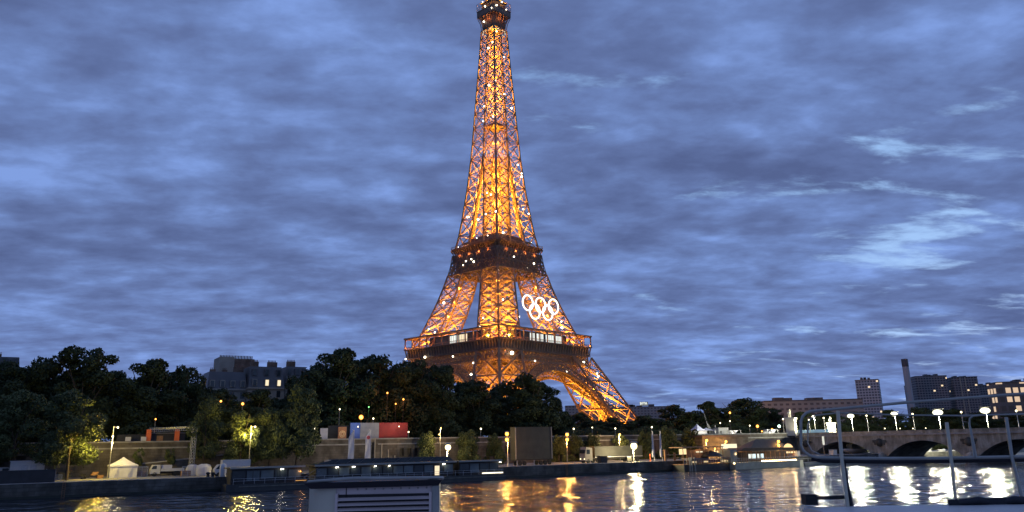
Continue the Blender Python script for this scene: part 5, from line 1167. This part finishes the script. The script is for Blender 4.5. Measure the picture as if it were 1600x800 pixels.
# low pontoon toward the bridge
c0 = pix(1256, 728, -3)[0]; c3 = UB - 3; t = qthing('mooring_pontoon', 'long low pale pontoon between the restaurant boat and the bridge', 'pontoon', c0, -3.5, 0); w = c3 - c0
MB().box(0, w, 0, 3, -.4, .75).build('float', M['hullgreen'], t); MB().box(-.05, w + .05, -.05, 3.05, .753, .9).build('deck', M['kerb'], t); m2 = MB()
for k in range(12): m2.bar((w * (k + .5) / 12, 2.6, .9), (w * (k + .5) / 12, 2.6, 1.9), .08)
m2.bar((0, 2.6, 1.9), (w, 2.6, 1.9), .06); m2.build('railing', M['metal'], t)
for x, y0, y1, v, lb in ((1249.5, 705, 721, 2, 'pale square column on the quay right of the dome canopy'), (1306, 703, 714, 6, 'white cube kiosk on the quay under the first bridge arch'), (1287.5, 682, 695, 10, 'narrow white lit banner hanging before the first bridge arch')):
    u, zb = pix(x, y1, v); zt = pix(x, y0, v)[1]; w = 1.1 if x < 1260 else 1.7 if x > 1300 else .8
    t = qthing('pale_column' if x < 1260 else 'white_kiosk' if x > 1300 else 'lit_banner', lb, 'column' if x < 1260 else 'kiosk' if x > 1300 else 'banner', u, v, LQ)
    MB().box(-w / 2, w / 2, 0, w if x != 1287.5 else .15, 0 if x != 1287.5 else zb - LQ, zt - LQ).build('body', M['whitepaint'] if x != 1287.5 else emit('banner_glow', (1, 1, .85), .8), t)
    MB().box(-w / 2 - .1, w / 2 + .1, -.1, w + .1 if x != 1287.5 else .25, zt - LQ + .003, zt - LQ + .15).build('cap', M['kerb'], t)
    if x == 1287.5: MB().bar((0, .3, 0), (0, .3, zt - LQ), .12).build('pole', M['pole'], t)
    lamp_light((-1.2, -2, 3.2), 60, (1, .95, .8), t, .2)
# boats and lit things seen through the arches
t = qthing('moored_launch', 'pale rounded launch on the quay lit up under the first bridge arch', 'boat', pix(1336, 700, 14)[0], 14, LQ)
MB().lathe((0, 0, 0), [(.5, -.3), (2.2, .4), (3.0, 1.4), (2.9, 1.6), (.02, 1.7)], 16).build('hull', M['whitepaint'], t).scale = (2.2, .8, 1); MB().box(-3, 2, -1, 1, 1.7, 3).build('cabin', M['glassgrey'], t); lamp_light((-3, -4, 4.5), 500, (1, .95, .75), t, .3)
for x, y0, y1, w, lb in ((1450, 701, 711, 13, 'bright white lit stall seen through the second bridge arch'), (1476, 703, 711, 4, 'narrow bright kiosk seen through the second bridge arch'), (1496, 704, 710, 5, 'small lit kiosk at the right side of the second arch opening')):
    v = 6; u, zb = pix(x, y1, v); k = Q(u, v).y / FPX; zt = pix(x, y0, v)[1]; t = qthing('quay_stall', lb, 'stall', u, v, LQ, 'lit stalls beyond the bridge', turn=radians(-20)); w *= k
    MB().box(-w / 2, w / 2, 0, 2, 0, zt - LQ).build('walls', M['whitepaint'], t); MB().box(-w / 2 - .2, w / 2 + .2, -.3, 2.2, zt - LQ + .003, zt - LQ + .2).build('roof', M['white'], t); MB().box(-w * .4, w * .4, -.06, -.003, .8, (zt - LQ) * .85).build('lit_front', M['whitewin'], t)
for x, w, lb in ((1418, 40, 'dark quay tree beyond the bridge, left in the second arch opening'), (1470, 44, 'dark quay tree beyond the bridge, behind the lit stalls'), (1320, 34, 'small green tree seen under the first bridge arch'), (1345, 30, 'second small green tree under the first bridge arch'), (1510, 40, 'dark quay tree beyond the bridge at the right of the second arch')):
    T('round_a', 'round_tree', lb, x, 694, w, 24, LQ, 'trees under the bridge arches')
t = qthing('tour_boat', 'white roofed tour boat seen beyond the third bridge arch', 'boat', pix(1585, 712, -12)[0] , -12, 0)
MB().box(0, 30, 0, 5, -.4, 1.6).build('hull', M['whitepaint'], t); MB().box(1, 28, .3, 4.7, 1.61, 3.4).build('glazed_cabin', M['glassgrey'], t); MB().box(.5, 29, 0, 5, 3.41, 3.6).build('roof', M['white'], t)

# ================================================================== upper street right: marquees, sail, cabin
def peaked(x0, x1, yb, yt, v, peaks, label, power):
    u0, _ = pix(x0, yb, v); u1 = pix(x1, yb, v)[0]; zt = pix((x0 + x1) / 2, yt, v)[1] - UP; w = u1 - u0
    t = qthing('peaked_marquee', label, 'tent', u0, v, UP, 'white marquees on the upper street'); s = w / peaks; m2 = MB(); e = 2.4
    for k in range(peaks):
        cx = s * (k + .5); pk = zt if k == 0 else zt * .72; prof = [(s / 2, e), (s * .28, e + (pk - e) * .3), (s * .1, e + (pk - e) * .7), (.03, pk)]
        for (r0, z0), (r1, z1) in zip(prof, prof[1:]):
            c0_ = [(cx - r0, s / 2 - r0, z0), (cx + r0, s / 2 - r0, z0), (cx + r0, s / 2 + r0, z0), (cx - r0, s / 2 + r0, z0)]; c1_ = [(cx - r1, s / 2 - r1, z1), (cx + r1, s / 2 - r1, z1), (cx + r1, s / 2 + r1, z1), (cx - r1, s / 2 + r1, z1)]
            m2.add(c0_ + c1_, [(i, (i + 1) % 4, 4 + (i + 1) % 4, 4 + i) for i in range(4)])
    m2.build('canopy', M['white'], t)
    for k in range(peaks + 1):
        for y in (0, s): MB().bar((s * k, y, 0), (s * k, y, e), .12).build('post', M['metal'], t)
    MB().box(.2, w - .2, s * .9, s * .95, 0, e).build('back_wall', M['white'], t)
    lamp_light((w * .3, -2.5, 3.4), power, (.95, .97, 1), t, .3); lamp_light((w * .7, s * .4, 2.0), power * .5, (1, .9, .7), t, .3)
peaked(1090, 1118, 680, 662, 50, 2, 'white marquee with a tall peak beside the curved mesh sail', 620)
peaked(1143, 1158, 680, 672, 50, 2, 'small bright white marquee right of the grey cabin', 500)
peaked(1200, 1216, 681, 675, 40, 3, 'low row of lit white stalls left of the statue pedestal', 420)
v = 54; u, zb = pix(1119, 678, v); t = qthing('mesh_sail', 'tall curved triangular mesh sail leaning left above the peaked marquee', 'sculpture', u, v, UP); ul, zt = pix(1100, 645, v); dx = ul - u; zt -= UP; m2 = MB(); n = 12
L0 = []; R0 = []
for k in range(n + 1):
    f_ = k / n; z = 1 + (zt - 1) * f_; L0.append(Vector((dx * (.62 + .38 * f_), 0, z))); R0.append(Vector((dx * f_ ** .55 + 1.5 * (1 - f_) if False else dx * (1 - (1 - f_) ** 1.9), 0, z)))
for k in range(n):
    for q in range(7): a = L0[k].lerp(R0[k], q / 6); b = L0[k + 1].lerp(R0[k + 1], q / 6); m2.bar(a, b, .09)
    m2.bar(L0[k], R0[k], .09)
m2.build('mesh', M['pole'], t); MB().bar((0, .2, 0), (0, .2, zt * .5), .25).build('mast', M['pole'], t)
u, z = pix(1131, 678, 52); t = qthing('grey_cabin', 'grey boxy cabin right of the curved mesh sail', 'cabin', u - 2.5, 52, UP); MB().box(0, 5, 0, 3, 0, 3.2).build('walls', M['pole'], t); MB().box(-.2, 5.2, -.2, 3.2, 3.21, 3.4).build('roof', M['zinc'], t); MB().box(.6, 1.6, -.05, -.003, 0.1, 2.2).build('door', M['dark'], t)
# pale blue fence on the bridge approach, its brightness put in as emission
u, z = pix(1262, 680, 33); 
d = ray(1247, 676); s = (UB + 2 + O.dot(UX)) / d.dot(UX); va = QI(d * s)[1]; d = ray(1294, 676); vb = QI(d * ((UB + 2 + O.dot(UX)) / d.dot(UX)))[1]
t = qthing('blue_fence', 'low pale blue fence on the bridge between the two statues', 'fence', UB + 2.2, vb, UP + .3)
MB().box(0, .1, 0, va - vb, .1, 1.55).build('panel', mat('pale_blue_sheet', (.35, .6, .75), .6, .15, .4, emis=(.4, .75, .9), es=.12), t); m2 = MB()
for k in range(9): m2.box(.11, .2, (va - vb) * k / 8 - .04, (va - vb) * k / 8 + .04, 0, 1.65)
m2.build('post', M['metal'], t)

# ================================================================== our own boat: ventilation housing and side rail
boat = thing('moored_tour_boat', 'grey deck housing with louvres and steel side rail of the near boat, lower right', 'boat', (0, 0, 0))
DZ = HC - 1.45
MB().box(-14, 14, -3.5, 7.9, DZ - .12, DZ).build('deck', M['housing'], boat)
MB().box(-14, 14, -3.5, 7.85, -.4, DZ - .121).build('hull', M['whitepaint'], boat)
# housing
Yh = 6.4; pL = atY(474, 757, Yh); pR = atY(683, 752, Yh); zt = pL.z; x0, x1 = pL.x, pR.x; zt2 = pR.z
hz0 = DZ + .002
hs = MB(); rr = .26; prof = []
for k in range(7): a = pi + (pi / 2) * k / 6; prof.append((x0 + rr + rr * cos(a), Yh + rr + rr * sin(a)))
prof += [(x1, Yh), (x1 * 1.1, Yh + .9), (x0, Yh + .9)]
n = len(prof); top = lambda x: zt + (zt2 - zt) * (x - x0) / (x1 - x0)
hs.add([(x, y, hz0) for x, y in prof] + [(x, y, top(x) - .0) for x, y in prof], [tuple(range(n, 2 * n))] + [(i, (i + 1) % n, n + (i + 1) % n, n + i) for i in range(n)])
hous = hs.build('ventilation_housing', M['housing'], boat)
hs = MB(); pr2 = [(x - .006 if i < 7 else x, y - .006) for i, (x, y) in enumerate(prof[:7])]; m_ = 7
hs.add([(x, y, hz0) for x, y in pr2] + [(x, y, top(x) + .002) for x, y in pr2], [(i, i + 1, m_ + i + 1, m_ + i) for i in range(m_ - 1)], True); hs.build('rounded_corner', M['housingedge'], hous)  # pale skin over the corner, its lit look painted in
MB().box(x1 - .035, x1 + .02, Yh - .02, Yh + .05, hz0, top(x1) + .0).build('edge_trim', M['steel'], hous)
# louvres
lx0 = atY(529, 775, Yh).x; lx1 = atY(671, 775, Yh).x; zl = atY(600, 776, Yh).z
rec = MB().box(lx0, lx1, Yh - .004, Yh - .002, zl - .62, zl + .02).build('louvre_shade', M['black'], hous)  # black sheet on the face standing in for shade behind the slats
for k in range(16):
    z = zl - .037 * k; m2 = MB(); sl = (zt2 - zt) * .55; m2.add([(lx0, Yh - .006, z - sl), (lx1, Yh - .006, z + sl * .6), (lx1, Yh - .035, z - .022 + sl * .6), (lx0, Yh - .035, z - .022 - sl), (lx0, Yh - .006, z - .008 - sl), (lx1, Yh - .006, z - .008 + sl * .6)], [(0, 1, 2, 3), (3, 2, 5, 4)]); m2.build('louvre', M['housing'], hous)
MB().box(lx0 - .02, lx0, Yh - .03, Yh - .003, zl - .62, zl + .03).box(lx1, lx1 + .02, Yh - .03, Yh - .003, zl - .62, zl + .03).build('louvre_frame', M['housing'], hous)
# dark cap: raised tray
ca = atY(476, 752, Yh - .1); cb = atY(684, 746.5, Yh - .1); cz = ca.z
m2 = MB(); m2.tube([(ca.x + .0, Yh + .0, ca.z - .01), (ca.x + .35, Yh - .08, ca.z + .012), (cb.x - .1, Yh - .08, cb.z + .0), (cb.x + .02, Yh + .1, cb.z - .01)], .014, 10); m2.build('cap_tube', M['steel'], hous)
MB().add([(ca.x - .02, Yh - .06, ca.z - .015), (cb.x + .03, Yh - .06, cb.z - .015), (cb.x * 1.05 + .03, Yh + .5, cb.z - .015), (ca.x - .02, Yh + .5, ca.z - .015), (ca.x + .03, Yh - .03, ca.z - .06), (cb.x, Yh - .03, cb.z - .06), (cb.x * 1.05, Yh + .5, cb.z - .06), (ca.x + .03, Yh + .5, ca.z - .06)], [(0, 1, 2, 3), (0, 4, 5, 1), (1, 5, 6, 2), (2, 6, 7, 3), (3, 7, 4, 0), (4, 7, 6, 5)]).build('cap', M['navy'], hous)
for q in range(9): x = x0 + .42 + (x1 - x0 - .5) * q / 8; MB().ball((x, Yh - .003, top(x) - .045), .006, 1, 6).build('bolt', M['steel'], hous)
MB().box(x0 + .33, x0 + .336, Yh - .004, Yh - .001, hz0, top(x0) - .01).build('seam', M['black'], hous)
for x in (512, 535, 640): p = atY(x, 756, Yh + .15); MB().box(p.x - .03, p.x + .03, Yh + .1, Yh + .2, top(p.x) - .02, ca.z - .08).build('cap_bracket', M['steel'], hous)
# side rail, running slightly nearer to the right
def RL(x, y, dy=0): return atY(x, y, 7.2 - (x - 1250) * .0022 + dy)
rail = MB()
rail.tube([RL(1420, 628.5), RL(1340, 636), RL(1290, 640.5), RL(1268, 642.5), RL(1260, 645), RL(1254, 651), RL(1251.5, 659), RL(1251.5, 696), RL(1255, 704), RL(1264, 711.5), RL(1275, 714.5), RL(1340, 716.2), RL(1460, 716), RL(1600, 713.5), RL(1680, 712)], .0125, 10)
rail.tube([RL(1410, 629.5), RL(1500, 622.5), RL(1600, 615), RL(1680, 610)], .0115, 10)
rail.build('outer_rail', M['steel'], boat)
m2 = MB(); m2.tube([RL(1262, 664), RL(1266, 655), RL(1275, 649), RL(1310, 645), RL(1400, 648.5), RL(1500, 649.5), RL(1600, 647), RL(1680, 645)], .0065, 8); m2.tube([RL(1262, 664), RL(1262, 692), RL(1268, 704), RL(1280, 709.5)], .0065, 8); m2.build('inner_rail', M['steel'], boat)
MB().tube([RL(1268, 717, .05), RL(1285, 720.5, .05), RL(1400, 721.5, .05), RL(1600, 718.5, .05), RL(1680, 717, .05)], .017, 8).build('lower_rail', M['navy'], boat)
for pts, r, m_ in (([(1309, 642), (1315, 715), (1325, 795)], .0155, 'housingedge'), ([(1479, 660), (1486, 715), (1494, 790)], .014, 'housingedge'), ([(1572, 652), (1581, 714), (1601, 795)], .013, 'steel'), ([(1514, 660), (1519, 690), (1522, 714)], .008, 'steel'), ([(1526, 716), (1521, 690), (1515, 664), (1515, 654), (1520, 650), (1530, 649)], .007, 'steel')):
    MB().tube([RL(x, y, -.02) for x, y in pts], r, 10).build('stanchion', M[m_], boat)
MB().tube([RL(1318, 722, .03), RL(1323, 760, .03), RL(1332, 796, .03)], .02, 8).build('stay', M['navy'], boat)
# raised coaming carrying the rail
cA, cB = RL(1256, 793), RL(1680, 783); m2 = MB()
m2.add([cA, cB, cB + Vector((0, -1.2, 0)), cA + Vector((0, -1.2, 0)), (cA.x, cA.y, DZ + .01), (cB.x, cB.y, DZ + .01), (cB.x, cB.y - 1.2, DZ + .01), (cA.x, cA.y - 1.2, DZ + .01)], [(0, 1, 2, 3), (0, 4, 5, 1), (1, 5, 6, 2), (2, 6, 7, 3), (3, 7, 4, 0)]); m2.build('coaming', M['whitepaint'], boat)
m2 = MB(); m2.bar(RL(1482, 785.5, -.1), RL(1680, 779, -.1), .08, .05); m2.tube([RL(1500, 786, -.12), RL(1530, 782, -.14), RL(1560, 787, -.1), RL(1585, 781, -.14), RL(1625, 785, -.12)], .03, 8); m2.build('fender_roll', M['navy'], boat)
pa_, pb_ = RL(1257, 781), RL(1278, 781); m2 = MB(); m2.box(pa_.x, pb_.x, pa_.y - .04, pa_.y + .08, pa_.z - .04, pa_.z + .045); m2.build('junction_box', M['black'], boat)
MB().bar((pb_.x, pb_.y + .02, pb_.z + .015), RL(1320, 777, 0), .02, .028).build('cable_arm', M['black'], boat)
